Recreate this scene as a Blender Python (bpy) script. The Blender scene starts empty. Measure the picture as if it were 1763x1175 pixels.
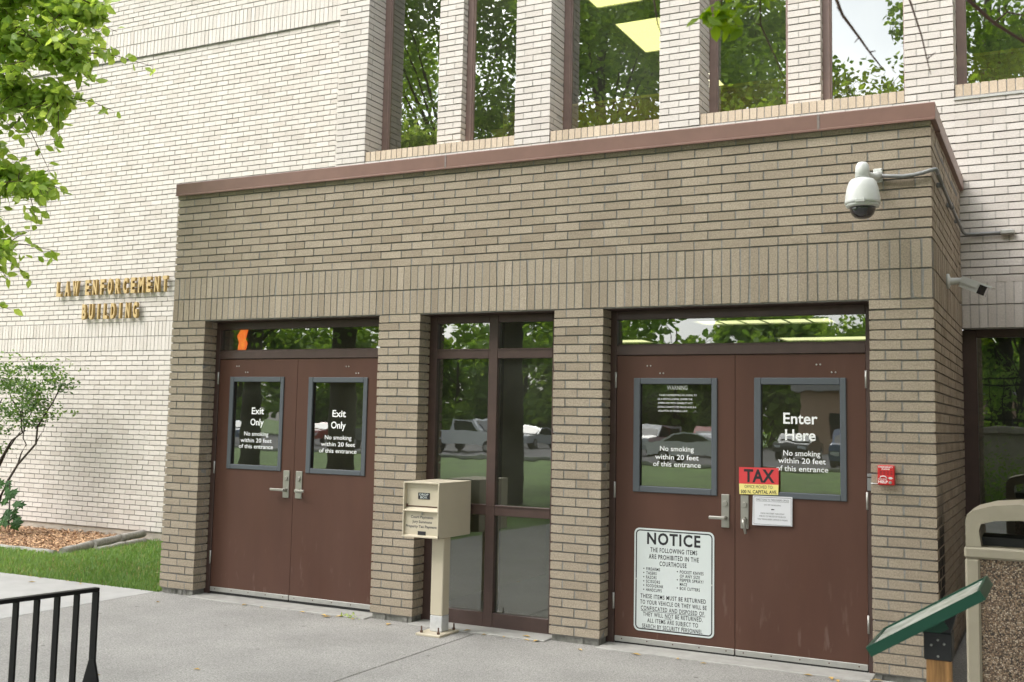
import bpy, math, random
from mathutils import Vector, Matrix
random.seed(7)
SC = bpy.context.scene
COL = SC.collection
R = math.radians

# ------------------------------------------------------------------ camera
cam_d = bpy.data.cameras.new("camera")
cam = bpy.data.objects.new("camera", cam_d)
COL.objects.link(cam)
SC.camera = cam
YAW, PIT, ROL = -0.4821, 0.0948, 0.0218
fw = Vector((math.sin(YAW)*math.cos(PIT), math.cos(YAW)*math.cos(PIT), math.sin(PIT)))
rt = Vector((math.cos(YAW), -math.sin(YAW), 0))
up = rt.cross(fw)
rt2 = rt*math.cos(ROL) + up*math.sin(ROL)
up2 = -rt*math.sin(ROL) + up*math.cos(ROL)
cam.matrix_world = Matrix(((rt2.x, up2.x, -fw.x, 7.4274), (rt2.y, up2.y, -fw.y, -7.6407),
                           (rt2.z, up2.z, -fw.z, 1.5837), (0, 0, 0, 1)))
cam_d.sensor_width = 36
cam_d.lens = 36*1864.2/1763
cam_d.shift_x = (881.5-849.65)/1763
cam_d.shift_y = (548.88-587.5)/1763
cam_d.dof.use_dof = True
cam_d.dof.focus_distance = 8.6
cam_d.dof.aperture_fstop = 4.0
cam_d.clip_start = 0.05
cam_d.clip_end = 2000

# ------------------------------------------------------------------ light
SUN_EL, SUN_AZ = R(48), R(222)      # azimuth clockwise from +y
w = bpy.data.worlds.new("World"); SC.world = w; w.use_nodes = True
nt = w.node_tree; nt.nodes.clear()
sky = nt.nodes.new("ShaderNodeTexSky"); sky.sky_type = 'NISHITA'; sky.sun_disc = False
sky.sun_elevation = SUN_EL; sky.sun_rotation = SUN_AZ
sky.dust_density = 4.0; sky.air_density = 1.0
hs = nt.nodes.new("ShaderNodeHueSaturation"); hs.inputs['Saturation'].default_value = 0.22
tc = nt.nodes.new("ShaderNodeTexCoord")
nz = nt.nodes.new("ShaderNodeTexNoise"); nz.inputs['Scale'].default_value = 3.2; nz.inputs['Detail'].default_value = 6
cr = nt.nodes.new("ShaderNodeValToRGB")
cr.color_ramp.elements[0].position = .35; cr.color_ramp.elements[0].color = (.80, .82, .86, 1)
cr.color_ramp.elements[1].position = .68; cr.color_ramp.elements[1].color = (1.3, 1.28, 1.26, 1)
mx = nt.nodes.new("ShaderNodeMix"); mx.data_type = 'RGBA'; mx.blend_type = 'MULTIPLY'; mx.inputs[0].default_value = 1
bg = nt.nodes.new("ShaderNodeBackground"); bg.inputs['Strength'].default_value = 0.15
ow = nt.nodes.new("ShaderNodeOutputWorld")
L = nt.links.new
L(sky.outputs[0], hs.inputs['Color']); L(tc.outputs['Generated'], nz.inputs['Vector'])
L(nz.outputs['Fac'], cr.inputs[0]); L(hs.outputs[0], mx.inputs[6]); L(cr.outputs[0], mx.inputs[7])
L(mx.outputs[2], bg.inputs[0]); L(bg.outputs[0], ow.inputs[0])
sd = bpy.data.lights.new("sun", 'SUN'); sd.energy = .55; sd.angle = R(60); sd.color = (1, .965, .92)
sun = bpy.data.objects.new("sun", sd); COL.objects.link(sun)
sdir = Vector((math.sin(SUN_AZ)*math.cos(SUN_EL), math.cos(SUN_AZ)*math.cos(SUN_EL), math.sin(SUN_EL)))
sun.rotation_euler = sdir.to_track_quat('Z', 'Y').to_euler()
SC.view_settings.view_transform = 'Standard'
SC.view_settings.look = 'None'
SC.view_settings.exposure = 1.68
SC.view_settings.gamma = 1
SC.render.engine = 'CYCLES'
SC.cycles.max_bounces = 8
SC.cycles.transparent_max_bounces = 12

# ------------------------------------------------------------------ helpers
class MB:
    def __init__(s): s.v = []; s.f = []; s.m = []; s.t = []; s.sm = []
    def face(s, idx, mat=0, tone=.5, smooth=False):
        s.f.append(idx); s.m.append(mat); s.t.append(tone); s.sm.append(smooth)
    def box(s, x0, x1, y0, y1, z0, z1, mat=0, tone=.5):
        n = len(s.v)
        s.v += [(x0,y0,z0),(x1,y0,z0),(x1,y1,z0),(x0,y1,z0),(x0,y0,z1),(x1,y0,z1),(x1,y1,z1),(x0,y1,z1)]
        for q in ((0,3,2,1),(4,5,6,7),(0,1,5,4),(1,2,6,5),(2,3,7,6),(3,0,4,7)):
            s.face(tuple(n+i for i in q), mat, tone)
    def brick(s, x0, x1, y0, y1, z0, z1, mat=0, tone=.5):
        """box with slightly irregular corners and a chipped one now and then"""
        n = len(s.v); s.box(x0, x1, y0, y1, z0, z1, mat, tone)
        chip = random.randrange(8) if random.random() < .10 else -1
        cx, cz = (x0+x1)/2, (z0+z1)/2
        for i in range(8):
            x, y, z = s.v[n+i]; a = random.uniform(-.0017, .0017); c = random.uniform(-.0016, .0016)
            if i == chip: k = random.uniform(.004, .010); a += k*(1 if x < cx else -1); c += k*.6*(1 if z < cz else -1)
            s.v[n+i] = (x+a, y, z+c)
    def bbox(s, x0, x1, y0, y1, z0, z1, b=.004, mat=0, tone=.5):
        """box with all edges chamfered"""
        n = len(s.v)
        X, Y, Z = (x0, x1), (y0, y1), (z0, z1)
        idx = {}
        for i in (0,1):
            for j in (0,1):
                for k in (0,1):
                    sx, sy, sz = (1,-1)[i], (1,-1)[j], (1,-1)[k]
                    for a in range(3):
                        p = [X[i]+sx*b, Y[j]+sy*b, Z[k]+sz*b]
                        p[a] = (X[i], Y[j], Z[k])[a]
                        idx[(i,j,k,a)] = len(s.v); s.v.append(tuple(p))
        def add(q): s.face(tuple(q), mat, tone)
        for i in (0,1):
            o = 1 if i else -1
            q = [idx[(i,0,0,0)], idx[(i,1,0,0)], idx[(i,1,1,0)], idx[(i,0,1,0)]]; add(q if i else q[::-1])
            q = [idx[(0,i,0,1)], idx[(0,i,1,1)], idx[(1,i,1,1)], idx[(1,i,0,1)]]; add(q if i else q[::-1])
            q = [idx[(0,0,i,2)], idx[(1,0,i,2)], idx[(1,1,i,2)], idx[(0,1,i,2)]]; add(q if i else q[::-1])
        for i in (0,1):
            for j in (0,1):
                fl = (i == j)
                q = [idx[(i,j,0,0)], idx[(i,j,1,0)], idx[(i,j,1,1)], idx[(i,j,0,1)]]; add(q[::-1] if fl else q)
                q = [idx[(i,0,j,0)], idx[(i,1,j,0)], idx[(i,1,j,2)], idx[(i,0,j,2)]]; add(q if fl else q[::-1])
                q = [idx[(0,i,j,1)], idx[(1,i,j,1)], idx[(1,i,j,2)], idx[(0,i,j,2)]]; add(q[::-1] if fl else q)
                for k in (0,1):
                    q = [idx[(i,j,k,0)], idx[(i,j,k,1)], idx[(i,j,k,2)]]
                    add(q if (i+j+k) % 2 else q[::-1])
    def prism(s, poly, axis, a, b, mat=0, tone=.5):
        """poly: 2-D outline; extruded along axis (0,1,2) from a to b"""
        def p3(p, d):
            return {0: (d, p[0], p[1]), 1: (p[0], d, p[1]), 2: (p[0], p[1], d)}[axis]
        n = len(s.v); k = len(poly)
        s.v += [p3(p, a) for p in poly] + [p3(p, b) for p in poly]
        s.face(tuple(n+i for i in range(k)), mat, tone)
        s.face(tuple(n+k+i for i in reversed(range(k))), mat, tone)
        for i in range(k):
            j = (i+1) % k
            s.face((n+j, n+i, n+k+i, n+k+j), mat, tone)
    def tube(s, pts, rad, seg=8, mat=0, tone=.5, cap=True):
        pts = [Vector(p) for p in pts]
        rads = rad if isinstance(rad, (list, tuple)) else [rad]*len(pts)
        ref = Vector((.13, .21, .97))
        rings = []
        for i, p in enumerate(pts):
            d = (pts[min(i+1, len(pts)-1)] - pts[max(i-1, 0)]).normalized()
            if abs(d.dot(ref)) > .95: rr = Vector((1, .1, 0))
            else: rr = ref
            u = d.cross(rr).normalized(); v = d.cross(u)
            ring = []
            for k in range(seg):
                a = 2*math.pi*k/seg
                ring.append(len(s.v)); s.v.append(tuple(p + (u*math.cos(a)+v*math.sin(a))*rads[i]))
            rings.append(ring)
        for A, B in zip(rings, rings[1:]):
            for k in range(seg):
                s.face((A[k], A[(k+1) % seg], B[(k+1) % seg], B[k]), mat, tone, True)
        if cap:
            s.face(tuple(reversed(rings[0])), mat, tone); s.face(tuple(rings[-1]), mat, tone)
    def lathe(s, prof, c, axis='z', seg=28, mat=0, tone=.5):
        """prof: [(radius, height)] about a vertical (or y) axis through c"""
        rings = []
        for r_, h in prof:
            ring = []
            for k in range(seg):
                a = 2*math.pi*k/seg
                p = {'z': (r_*math.cos(a), r_*math.sin(a), h), 'y': (r_*math.cos(a), h, r_*math.sin(a)),
                     'x': (h, r_*math.cos(a), r_*math.sin(a))}[axis]
                ring.append(len(s.v)); s.v.append((c[0]+p[0], c[1]+p[1], c[2]+p[2]))
            rings.append(ring)
        for A, B in zip(rings, rings[1:]):
            for k in range(seg):
                s.face((A[k], A[(k+1) % seg], B[(k+1) % seg], B[k]), mat, tone, True)
        s.face(tuple(reversed(rings[0])), mat, tone); s.face(tuple(rings[-1]), mat, tone)
    def quad(s, a, b, c, d, mat=0, tone=.5):
        n = len(s.v); s.v += [tuple(a), tuple(b), tuple(c), tuple(d)]; s.face((n, n+1, n+2, n+3), mat, tone)
    def build(s, name, mats, parent=None, loc=None):
        me = bpy.data.meshes.new(name)
        off = Vector((0, 0, 0))
        if parent is not None:
            p = parent
            while p is not None: off += p.location; p = p.parent
        elif loc is not None: off = Vector(loc)
        vs = [(x-off.x, y-off.y, z-off.z) for x, y, z in s.v]
        me.from_pydata(vs, [], s.f)
        if not isinstance(mats, (list, tuple)): mats = [mats]
        for m in mats: me.materials.append(m)
        me.polygons.foreach_set('material_index', s.m)
        me.polygons.foreach_set('use_smooth', s.sm)
        at = me.attributes.new('tone', 'FLOAT', 'FACE')
        at.data.foreach_set('value', s.t)
        me.update()
        o = bpy.data.objects.new(name, me); COL.objects.link(o)
        if parent is not None: o.parent = parent
        elif loc is not None: o.location = loc
        return o

def tag(o, label=None, cat=None, group=None, kind=None):
    if label: o['label'] = label
    if cat: o['category'] = cat
    if group: o['group'] = group
    if kind: o['kind'] = kind
    return o
def empty(name, loc, label, cat, group=None):
    o = bpy.data.objects.new(name, None); COL.objects.link(o); o.location = loc
    o.empty_display_size = .1
    return tag(o, label, cat, group)
def copy_tree(o, parent=None):
    c = o.copy(); COL.objects.link(c)
    if parent: c.parent = parent
    for ch in list(o.children): copy_tree(ch, c)
    return c

# ---- materials
def mat(name, col, rough=.6, metal=0, noise=0, nscale=20, bump=0, bscale=None, tone=0, spec=.5, stretch=None, col2=None, coat=0):
    m = bpy.data.materials.new(name); m.use_nodes = True
    n = m.node_tree.nodes; l = m.node_tree.links.new
    b = n['Principled BSDF']
    b.inputs['Base Color'].default_value = (*col, 1); b.inputs['Roughness'].default_value = rough
    b.inputs['Metallic'].default_value = metal; b.inputs['Specular IOR Level'].default_value = spec
    b.inputs['Coat Weight'].default_value = coat
    t = n.new('ShaderNodeTexCoord'); vec = t.outputs['Object']
    if stretch:
        mp = n.new('ShaderNodeMapping'); mp.inputs['Scale'].default_value = stretch
        l(vec, mp.inputs[0]); vec = mp.outputs[0]
    src = None
    if noise:
        x = n.new('ShaderNodeTexNoise'); x.inputs['Scale'].default_value = nscale; x.inputs['Detail'].default_value = 6
        x.inputs['Roughness'].default_value = .65
        l(vec, x.inputs['Vector'])
        r = n.new('ShaderNodeValToRGB'); r.color_ramp.elements[0].position = .3; r.color_ramp.elements[1].position = .7
        c2 = col2 or tuple(min(1, c*(1+noise)) for c in col)
        r.color_ramp.elements[0].color = (*[c*(1-noise) for c in col], 1); r.color_ramp.elements[1].color = (*c2, 1)
        l(x.outputs['Fac'], r.inputs[0]); src = r.outputs[0]
    if tone:
        a = n.new('ShaderNodeAttribute'); a.attribute_name = 'tone'
        mr = n.new('ShaderNodeMapRange'); mr.inputs[3].default_value = 1-tone; mr.inputs[4].default_value = 1+tone
        l(a.outputs['Fac'], mr.inputs[0])
        mm = n.new('ShaderNodeMix'); mm.data_type = 'RGBA'; mm.blend_type = 'MULTIPLY'; mm.inputs[0].default_value = 1
        if src: l(src, mm.inputs[6])
        else: mm.inputs[6].default_value = (*col, 1)
        l(mr.outputs[0], mm.inputs[7]); src = mm.outputs[2]
    if src: l(src, b.inputs['Base Color'])
    if bump:
        y = n.new('ShaderNodeTexNoise'); y.inputs['Scale'].default_value = bscale or nscale*3; y.inputs['Detail'].default_value = 4
        l(vec, y.inputs['Vector'])
        bp = n.new('ShaderNodeBump'); bp.inputs['Strength'].default_value = bump; bp.inputs['Distance'].default_value = .004
        l(y.outputs['Fac'], bp.inputs['Height']); l(bp.outputs[0], b.inputs['Normal'])
    return m

def brick_mat(name, dark, mid, light, speck=.22, bump=.5, streak=.1):
    m = bpy.data.materials.new(name); m.use_nodes = True
    n = m.node_tree.nodes; l = m.node_tree.links.new
    b = n['Principled BSDF']; b.inputs['Roughness'].default_value = .9; b.inputs['Specular IOR Level'].default_value = .25
    a = n.new('ShaderNodeAttribute'); a.attribute_name = 'tone'
    r = n.new('ShaderNodeValToRGB'); e = r.color_ramp.elements
    e[0].position = 0; e[0].color = (*dark, 1); e[1].position = 1; e[1].color = (*light, 1)
    k = e.new(.5); k.color = (*mid, 1); l(a.outputs['Fac'], r.inputs[0])
    t = n.new('ShaderNodeTexCoord')
    x = n.new('ShaderNodeTexNoise'); x.inputs['Scale'].default_value = 95; x.inputs['Detail'].default_value = 5; x.inputs['Roughness'].default_value = .7
    l(t.outputs['Object'], x.inputs['Vector'])
    x2 = n.new('ShaderNodeTexNoise'); x2.inputs['Scale'].default_value = 1.1; x2.inputs['Detail'].default_value = 5
    l(t.outputs['Object'], x2.inputs['Vector'])
    m1 = n.new('ShaderNodeMapRange'); m1.inputs[1].default_value = .3; m1.inputs[2].default_value = .7
    m1.inputs[3].default_value = 1-speck; m1.inputs[4].default_value = 1+speck; l(x.outputs['Fac'], m1.inputs[0])
    mp = n.new('ShaderNodeMapping'); mp.inputs['Scale'].default_value = (3.2, 3.2, .5); l(t.outputs['Object'], mp.inputs[0]); l(mp.outputs[0], x2.inputs['Vector'])
    m2 = n.new('ShaderNodeMapRange'); m2.inputs[1].default_value = .3; m2.inputs[2].default_value = .7
    m2.inputs[3].default_value = 1-streak; m2.inputs[4].default_value = 1+streak*.6; l(x2.outputs['Fac'], m2.inputs[0])
    mu = n.new('ShaderNodeMath'); mu.operation = 'MULTIPLY'; l(m1.outputs[0], mu.inputs[0]); l(m2.outputs[0], mu.inputs[1])
    mm = n.new('ShaderNodeMix'); mm.data_type = 'RGBA'; mm.blend_type = 'MULTIPLY'; mm.inputs[0].default_value = 1
    l(r.outputs[0], mm.inputs[6]); l(mu.outputs[0], mm.inputs[7]); l(mm.outputs[2], b.inputs['Base Color'])
    y = n.new('ShaderNodeTexNoise'); y.inputs['Scale'].default_value = 220; y.inputs['Detail'].default_value = 3
    l(t.outputs['Object'], y.inputs['Vector'])
    bp = n.new('ShaderNodeBump'); bp.inputs['Strength'].default_value = bump; bp.inputs['Distance'].default_value = .003
    l(y.outputs['Fac'], bp.inputs['Height']); l(bp.outputs[0], b.inputs['Normal'])
    return m

def glass_mat(name, tint, refl=2.1, wav=.0):
    m = bpy.data.materials.new(name); m.use_nodes = True
    n = m.node_tree.nodes; l = m.node_tree.links.new; n.clear()
    o = n.new('ShaderNodeOutputMaterial'); mix = n.new('ShaderNodeMixShader')
    tr = n.new('ShaderNodeBsdfTransparent'); tr.inputs[0].default_value = (*tint, 1)
    gl = n.new('ShaderNodeBsdfGlossy'); gl.inputs['Roughness'].default_value = .0; gl.inputs[0].default_value = (.97, 1, .96, 1)
    fr = n.new('ShaderNodeFresnel'); fr.inputs[0].default_value = refl
    ge = n.new('ShaderNodeNewGeometry'); om = n.new('ShaderNodeMath'); om.operation = 'SUBTRACT'; om.inputs[0].default_value = 1; l(ge.outputs['Backfacing'], om.inputs[1])
    fm = n.new('ShaderNodeMath'); fm.operation = 'MULTIPLY'; l(fr.outputs[0], fm.inputs[0]); l(om.outputs[0], fm.inputs[1])
    l(fm.outputs[0], mix.inputs[0]); l(tr.outputs[0], mix.inputs[1]); l(gl.outputs[0], mix.inputs[2])
    if wav:
        t = n.new('ShaderNodeTexCoord'); x = n.new('ShaderNodeTexNoise'); x.inputs['Scale'].default_value = 3.5; x.inputs['Detail'].default_value = 2
        l(t.outputs['Object'], x.inputs['Vector'])
        bp = n.new('ShaderNodeBump'); bp.inputs['Strength'].default_value = wav; bp.inputs['Distance'].default_value = .004
        l(x.outputs['Fac'], bp.inputs['Height']); l(bp.outputs[0], gl.inputs['Normal'])
    df = n.new('ShaderNodeBsdfDiffuse'); df.inputs[0].default_value = (.62, .64, .60, 1)
    dm = n.new('ShaderNodeMixShader'); dt = n.new('ShaderNodeTexNoise'); dt.inputs['Scale'].default_value = 1.6; dt.inputs['Detail'].default_value = 6
    dr = n.new('ShaderNodeMapRange'); dr.inputs[1].default_value = .3; dr.inputs[2].default_value = .75; dr.inputs[3].default_value = .006; dr.inputs[4].default_value = .028
    dc = n.new('ShaderNodeTexCoord'); l(dc.outputs['Object'], dt.inputs['Vector']); l(dt.outputs['Fac'], dr.inputs[0])
    l(dr.outputs[0], dm.inputs[0]); l(mix.outputs[0], dm.inputs[1]); l(df.outputs[0], dm.inputs[2])
    l(dm.outputs[0], o.inputs[0])
    return m

def leaf_mat(name, dark, light, trans=.45, rough=.45):
    m = bpy.data.materials.new(name); m.use_nodes = True
    n = m.node_tree.nodes; l = m.node_tree.links.new; n.clear()
    o = n.new('ShaderNodeOutputMaterial')
    a = n.new('ShaderNodeAttribute'); a.attribute_name = 'tone'
    r = n.new('ShaderNodeValToRGB'); e = r.color_ramp.elements
    e[0].color = (*dark, 1); e[1].color = (*light, 1); l(a.outputs['Fac'], r.inputs[0])
    p = n.new('ShaderNodeBsdfPrincipled'); p.inputs['Roughness'].default_value = rough; l(r.outputs[0], p.inputs['Base Color'])
    t = n.new('ShaderNodeBsdfTranslucent')
    hs = n.new('ShaderNodeHueSaturation'); hs.inputs['Value'].default_value = 1.5; hs.inputs['Saturation'].default_value = 1.15; hs.inputs['Hue'].default_value = .485
    l(r.outputs[0], hs.inputs['Color']); l(hs.outputs[0], t.inputs[0])
    mx = n.new('ShaderNodeMixShader'); mx.inputs[0].default_value = trans
    l(p.outputs[0], mx.inputs[1]); l(t.outputs[0], mx.inputs[2]); l(mx.outputs[0], o.inputs[0])
    return m

def emit_mat(name, col, s):
    m = bpy.data.materials.new(name); m.use_nodes = True
    b = m.node_tree.nodes['Principled BSDF']; b.inputs['Base Color'].default_value = (.8, .8, .7, 1)
    b.inputs['Emission Color'].default_value = (*col, 1); b.inputs['Emission Strength'].default_value = s
    return m

M = {}
M['brick'] = brick_mat('brown_brick', (.285, .234, .175), (.34, .285, .218), (.39, .33, .258), .30, .8, .07)
M['brickc'] = brick_mat('cream_brick', (.47, .43, .388), (.53, .495, .455), (.575, .54, .50), .13, .5, .04)
M['sillbrick'] = brick_mat('sill_brick', (.42, .34, .25), (.50, .41, .31), (.56, .47, .36), .18)
M['mortar'] = mat('grey_mortar', (.25, .24, .222), .95, noise=.2, nscale=60, bump=.4)
M['mortarc'] = mat('pale_mortar', (.40, .38, .35), .95, noise=.15, nscale=60, bump=.4)
M['bed'] = mat('raked_mortar', (.21, .20, .185), .95, noise=.2, nscale=40)
M['bedc'] = mat('raked_pale_mortar', (.25, .242, .23), .95, noise=.2, nscale=40)
M['copper'] = mat('brown_metal_coping', (.19, .105, .083), .38, noise=.12, nscale=3, spec=.6)
M['seam'] = mat('coping_seam', (.20, .165, .15), .5, noise=.2, nscale=30)
M['frame'] = mat('dark_brown_frame', (.062, .036, .030), .42, noise=.15, nscale=8)
M['uframe'] = mat('bronze_window_frame', (.21, .142, .122), .5, noise=.15, nscale=6)
M['door'] = mat('brown_door_paint', (.080, .0362, .0245), .5, spec=.28, noise=.1, nscale=2.2, bump=.03, bscale=6, stretch=(1.6, 1, .35))
def scuff(m):
    n = m.node_tree.nodes; l = m.node_tree.links.new; b = n['Principled BSDF']
    t = n.new('ShaderNodeTexCoord'); sp = n.new('ShaderNodeSeparateXYZ'); l(t.outputs['Object'], sp.inputs[0])
    def ramp(sock, a, c, x, y):
        q = n.new('ShaderNodeMapRange'); q.inputs[1].default_value = a; q.inputs[2].default_value = c; q.inputs[3].default_value = x; q.inputs[4].default_value = y
        l(sock, q.inputs[0]); return q.outputs[0]
    def mul(a, c):
        q = n.new('ShaderNodeMath'); q.operation = 'MULTIPLY'; l(a, q.inputs[0]); l(c, q.inputs[1]); return q.outputs[0]
    def noise(scale, vs):
        mp = n.new('ShaderNodeMapping'); mp.inputs['Scale'].default_value = vs; l(t.outputs['Object'], mp.inputs[0])
        q = n.new('ShaderNodeTexNoise'); q.inputs['Scale'].default_value = scale; q.inputs['Detail'].default_value = 5; l(mp.outputs[0], q.inputs['Vector']); return q.outputs['Fac']
    kick = mul(ramp(noise(9, (2.6, 1, .55)), .63, .75, 0, .24), ramp(sp.outputs['Z'], .05, .75, 1, 0))     # kick marks low down
    fade = ramp(noise(1.4, (1, 1, .5)), .35, .7, 0, .16)                                                    # faded patches
    src = b.inputs['Base Color'].links[0].from_socket
    for f, c in ((fade, (.15, .085, .065, 1)), (kick, (.27, .20, .175, 1))):
        mm = n.new('ShaderNodeMix'); mm.data_type = 'RGBA'; l(f, mm.inputs[0]); l(src, mm.inputs[6]); mm.inputs[7].default_value = c; src = mm.outputs[2]
    l(src, b.inputs['Base Color'])
    rr_ = ramp(noise(3, (1, 1, .6)), .3, .7, .40, .62); l(rr_, b.inputs['Roughness'])
scuff(M['door'])
M['lite'] = mat('grey_lite_frame', (.078, .088, .10), .5)
M['alu'] = mat('brushed_aluminium', (.42, .415, .39), .42, metal=.6, noise=.1, nscale=15)
M['steel'] = mat('satin_nickel', (.36, .345, .31), .38, metal=.7)
M['gasket'] = mat('black_rubber', (.012, .012, .012), .6)
M['glass'] = glass_mat('door_glass', (.74, .77, .66), 2.75, .09)
M['uglass'] = glass_mat('upper_window_glass', (.76, .77, .56), 3.4, .06)
M['white'] = mat('white_vinyl', (.86, .86, .84), .6)
M['ink'] = mat('black_ink', (.015, .015, .018), .6)
M['signw'] = mat('white_sign_face', (.60, .645, .635), .4, noise=.02, nscale=4)
M['paper'] = mat('white_paper', (.66, .66, .69), .75, bump=.15, bscale=12)
M['red'] = mat('red_paper', (.62, .045, .05), .5)
M['yellow'] = mat('yellow_paper', (.80, .70, .24), .6)
M['phone'] = mat('red_phone_plastic', (.56, .02, .022), .35)
M['cream'] = mat('cream_powder_coat', (.52, .46, .35), .45, noise=.03, nscale=5)
M['galv'] = mat('grey_primer', (.50, .50, .50), .6, noise=.15, nscale=18)
M['rust'] = mat('rusty_bolt', (.085, .045, .03), .8, noise=.4, nscale=80)
M['base'] = mat('dirty_foundation', (.19, .185, .165), .95, noise=.45, nscale=14, bump=.9, bscale=30)
M['basec'] = mat('foundation_concrete', (.37, .33, .28), .95, noise=.2, nscale=6, bump=.4, bscale=40)
M['slab'] = mat('threshold_concrete', (.33, .322, .30), .9, noise=.16, nscale=7, bump=.3, bscale=60)
M['walk'] = mat('pale_walk_concrete', (.385, .38, .368), .9, noise=.1, nscale=3, bump=.25, bscale=50)
M['gold'] = mat('gold_letters', (.38, .265, .095), .5, metal=.2, noise=.06, nscale=6)
M['camw'] = mat('white_camera_shell', (.62, .63, .61), .35)
M['camg'] = mat('grey_camera_ring', (.56, .57, .54), .4)
M['smoke'] = mat('smoked_dome', (.02, .02, .024), .05, spec=.8, coat=.5)
M['pipe'] = mat('grey_conduit', (.22, .225, .225), .5, metal=.2)
M['taupe'] = mat('tan_bin_plastic', (.30, .268, .20), .55, noise=.06, nscale=9, bump=.1, bscale=40)
M['black'] = mat('black_paint', (.004, .004, .0042), .5, spec=.22)
M['green'] = mat('green_powder_coat', (.006, .058, .034), .35)
M['panelface'] = mat('information_panel_face', (.46, .50, .42), .22, noise=.35, nscale=7, col2=(.70, .72, .66))
M['wood'] = mat('cedar_post', (.40, .205, .075), .75, noise=.45, nscale=5, stretch=(16, 16, .8), bump=.4, bscale=8)
M['bracket'] = mat('black_bracket', (.018, .018, .02), .5, noise=.2, nscale=20)
M['log'] = mat('weathered_timber', (.27, .26, .235), .95, noise=.3, nscale=6, bump=.7, bscale=30, stretch=(1, 5, 5))
M['chip'] = mat('wood_chip', (.40, .255, .145), .9, tone=.6)
M['bark'] = mat('dark_bark', (.04, .031, .024), .9, noise=.35, nscale=18, bump=.8, bscale=40)
M['twig'] = mat('reddish_twig', (.085, .042, .032), .7, noise=.2, nscale=30)
M['leaf'] = leaf_mat('fresh_leaf', (.20, .33, .06), (.42, .54, .14), .5, .42)
M['leafd'] = leaf_mat('tree_leaf', (.085, .175, .03), (.29, .44, .08), .52, .6)
M['leaff'] = leaf_mat('sunlit_tree_leaf', (.11, .22, .04), (.30, .44, .10), .5, .6)  # paler leaf colour stands in for sun on the mirrored foliage
M['leafs'] = leaf_mat('shrub_leaf', (.04, .095, .022), (.15, .25, .055), .35)
M['leafm'] = leaf_mat('broad_leaf', (.014, .058, .010), (.042, .125, .02), .3, .75)
M['leafp'] = leaf_mat('plum_leaf', (.10, .20, .02), (.24, .36, .04), .55)
M['grass'] = leaf_mat('grass_blade', (.085, .17, .04), (.20, .31, .085), .35, .7)
M['dry'] = mat('dry_leaf', (.50, .33, .10), .85, tone=.35)
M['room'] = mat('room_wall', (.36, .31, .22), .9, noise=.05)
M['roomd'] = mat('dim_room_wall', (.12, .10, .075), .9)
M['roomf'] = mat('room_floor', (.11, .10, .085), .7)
M['ceil'] = mat('ceiling_tile', (.30, .30, .25), .9)
M['part'] = mat('yellow_partition', (.46, .30, .05), .8, noise=.08, nscale=4)
M['partc'] = mat('partition_cap', (.75, .62, .14), .6)
M['lamp'] = emit_mat('fluorescent_diffuser', (1, .96, .68), 1.0)
M['lampl'] = emit_mat('lobby_diffuser', (1, .95, .66), .7)
M['orange'] = emit_mat('orange_added_glow', (1, .12, .01), .5)  # placard is no lamp; emission added to brighten its orange
M['roof'] = mat('roof_membrane', (.16, .15, .14), .9)

def plaza_mat():
    m = bpy.data.materials.new('exposed_concrete'); m.use_nodes = True
    n = m.node_tree.nodes; l = m.node_tree.links.new
    b = n['Principled BSDF']; b.inputs['Roughness'].default_value = .88
    t = n.new('ShaderNodeTexCoord')
    a = n.new('ShaderNodeTexNoise'); a.inputs['Scale'].default_value = 95; a.inputs['Detail'].default_value = 4; a.inputs['Roughness'].default_value = .75
    c = n.new('ShaderNodeTexNoise'); c.inputs['Scale'].default_value = 1.3; c.inputs['Detail'].default_value = 7; c.inputs['Roughness'].default_value = .6
    for x in (a, c): l(t.outputs['Object'], x.inputs['Vector'])
    r = n.new('ShaderNodeValToRGB'); e = r.color_ramp.elements
    e[0].position = .36; e[0].color = (.155, .15, .138, 1); e[1].position = .66; e[1].color = (.405, .392, .37, 1)
    k = e.new(.5); k.color = (.295, .286, .268, 1); l(a.outputs['Fac'], r.inputs[0])
    m2 = n.new('ShaderNodeMapRange'); m2.inputs[1].default_value = .3; m2.inputs[2].default_value = .7; m2.inputs[3].default_value = .78; m2.inputs[4].default_value = 1.08
    l(c.outputs['Fac'], m2.inputs[0])
    mm = n.new('ShaderNodeMix'); mm.data_type = 'RGBA'; mm.blend_type = 'MULTIPLY'; mm.inputs[0].default_value = 1
    l(r.outputs[0], mm.inputs[6]); l(m2.outputs[0], mm.inputs[7])
    # a few dark spots
    v = n.new('ShaderNodeTexVoronoi'); v.inputs['Scale'].default_value = 3.1; l(t.outputs['Object'], v.inputs['Vector'])
    s = n.new('ShaderNodeMath'); s.operation = 'LESS_THAN'; s.inputs[1].default_value = .05; l(v.outputs['Distance'], s.inputs[0])
    m3 = n.new('ShaderNodeMix'); m3.data_type = 'RGBA'; l(s.outputs[0], m3.inputs[0]); l(mm.outputs[2], m3.inputs[6]); m3.inputs[7].default_value = (.14, .13, .12, 1)
    l(m3.outputs[2], b.inputs['Base Color'])
    bp = n.new('ShaderNodeBump'); bp.inputs['Strength'].default_value = .5; bp.inputs['Distance'].default_value = .003
    l(a.outputs['Fac'], bp.inputs['Height']); l(bp.outputs[0], b.inputs['Normal'])
    return m
M['plaza'] = plaza_mat()
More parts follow.
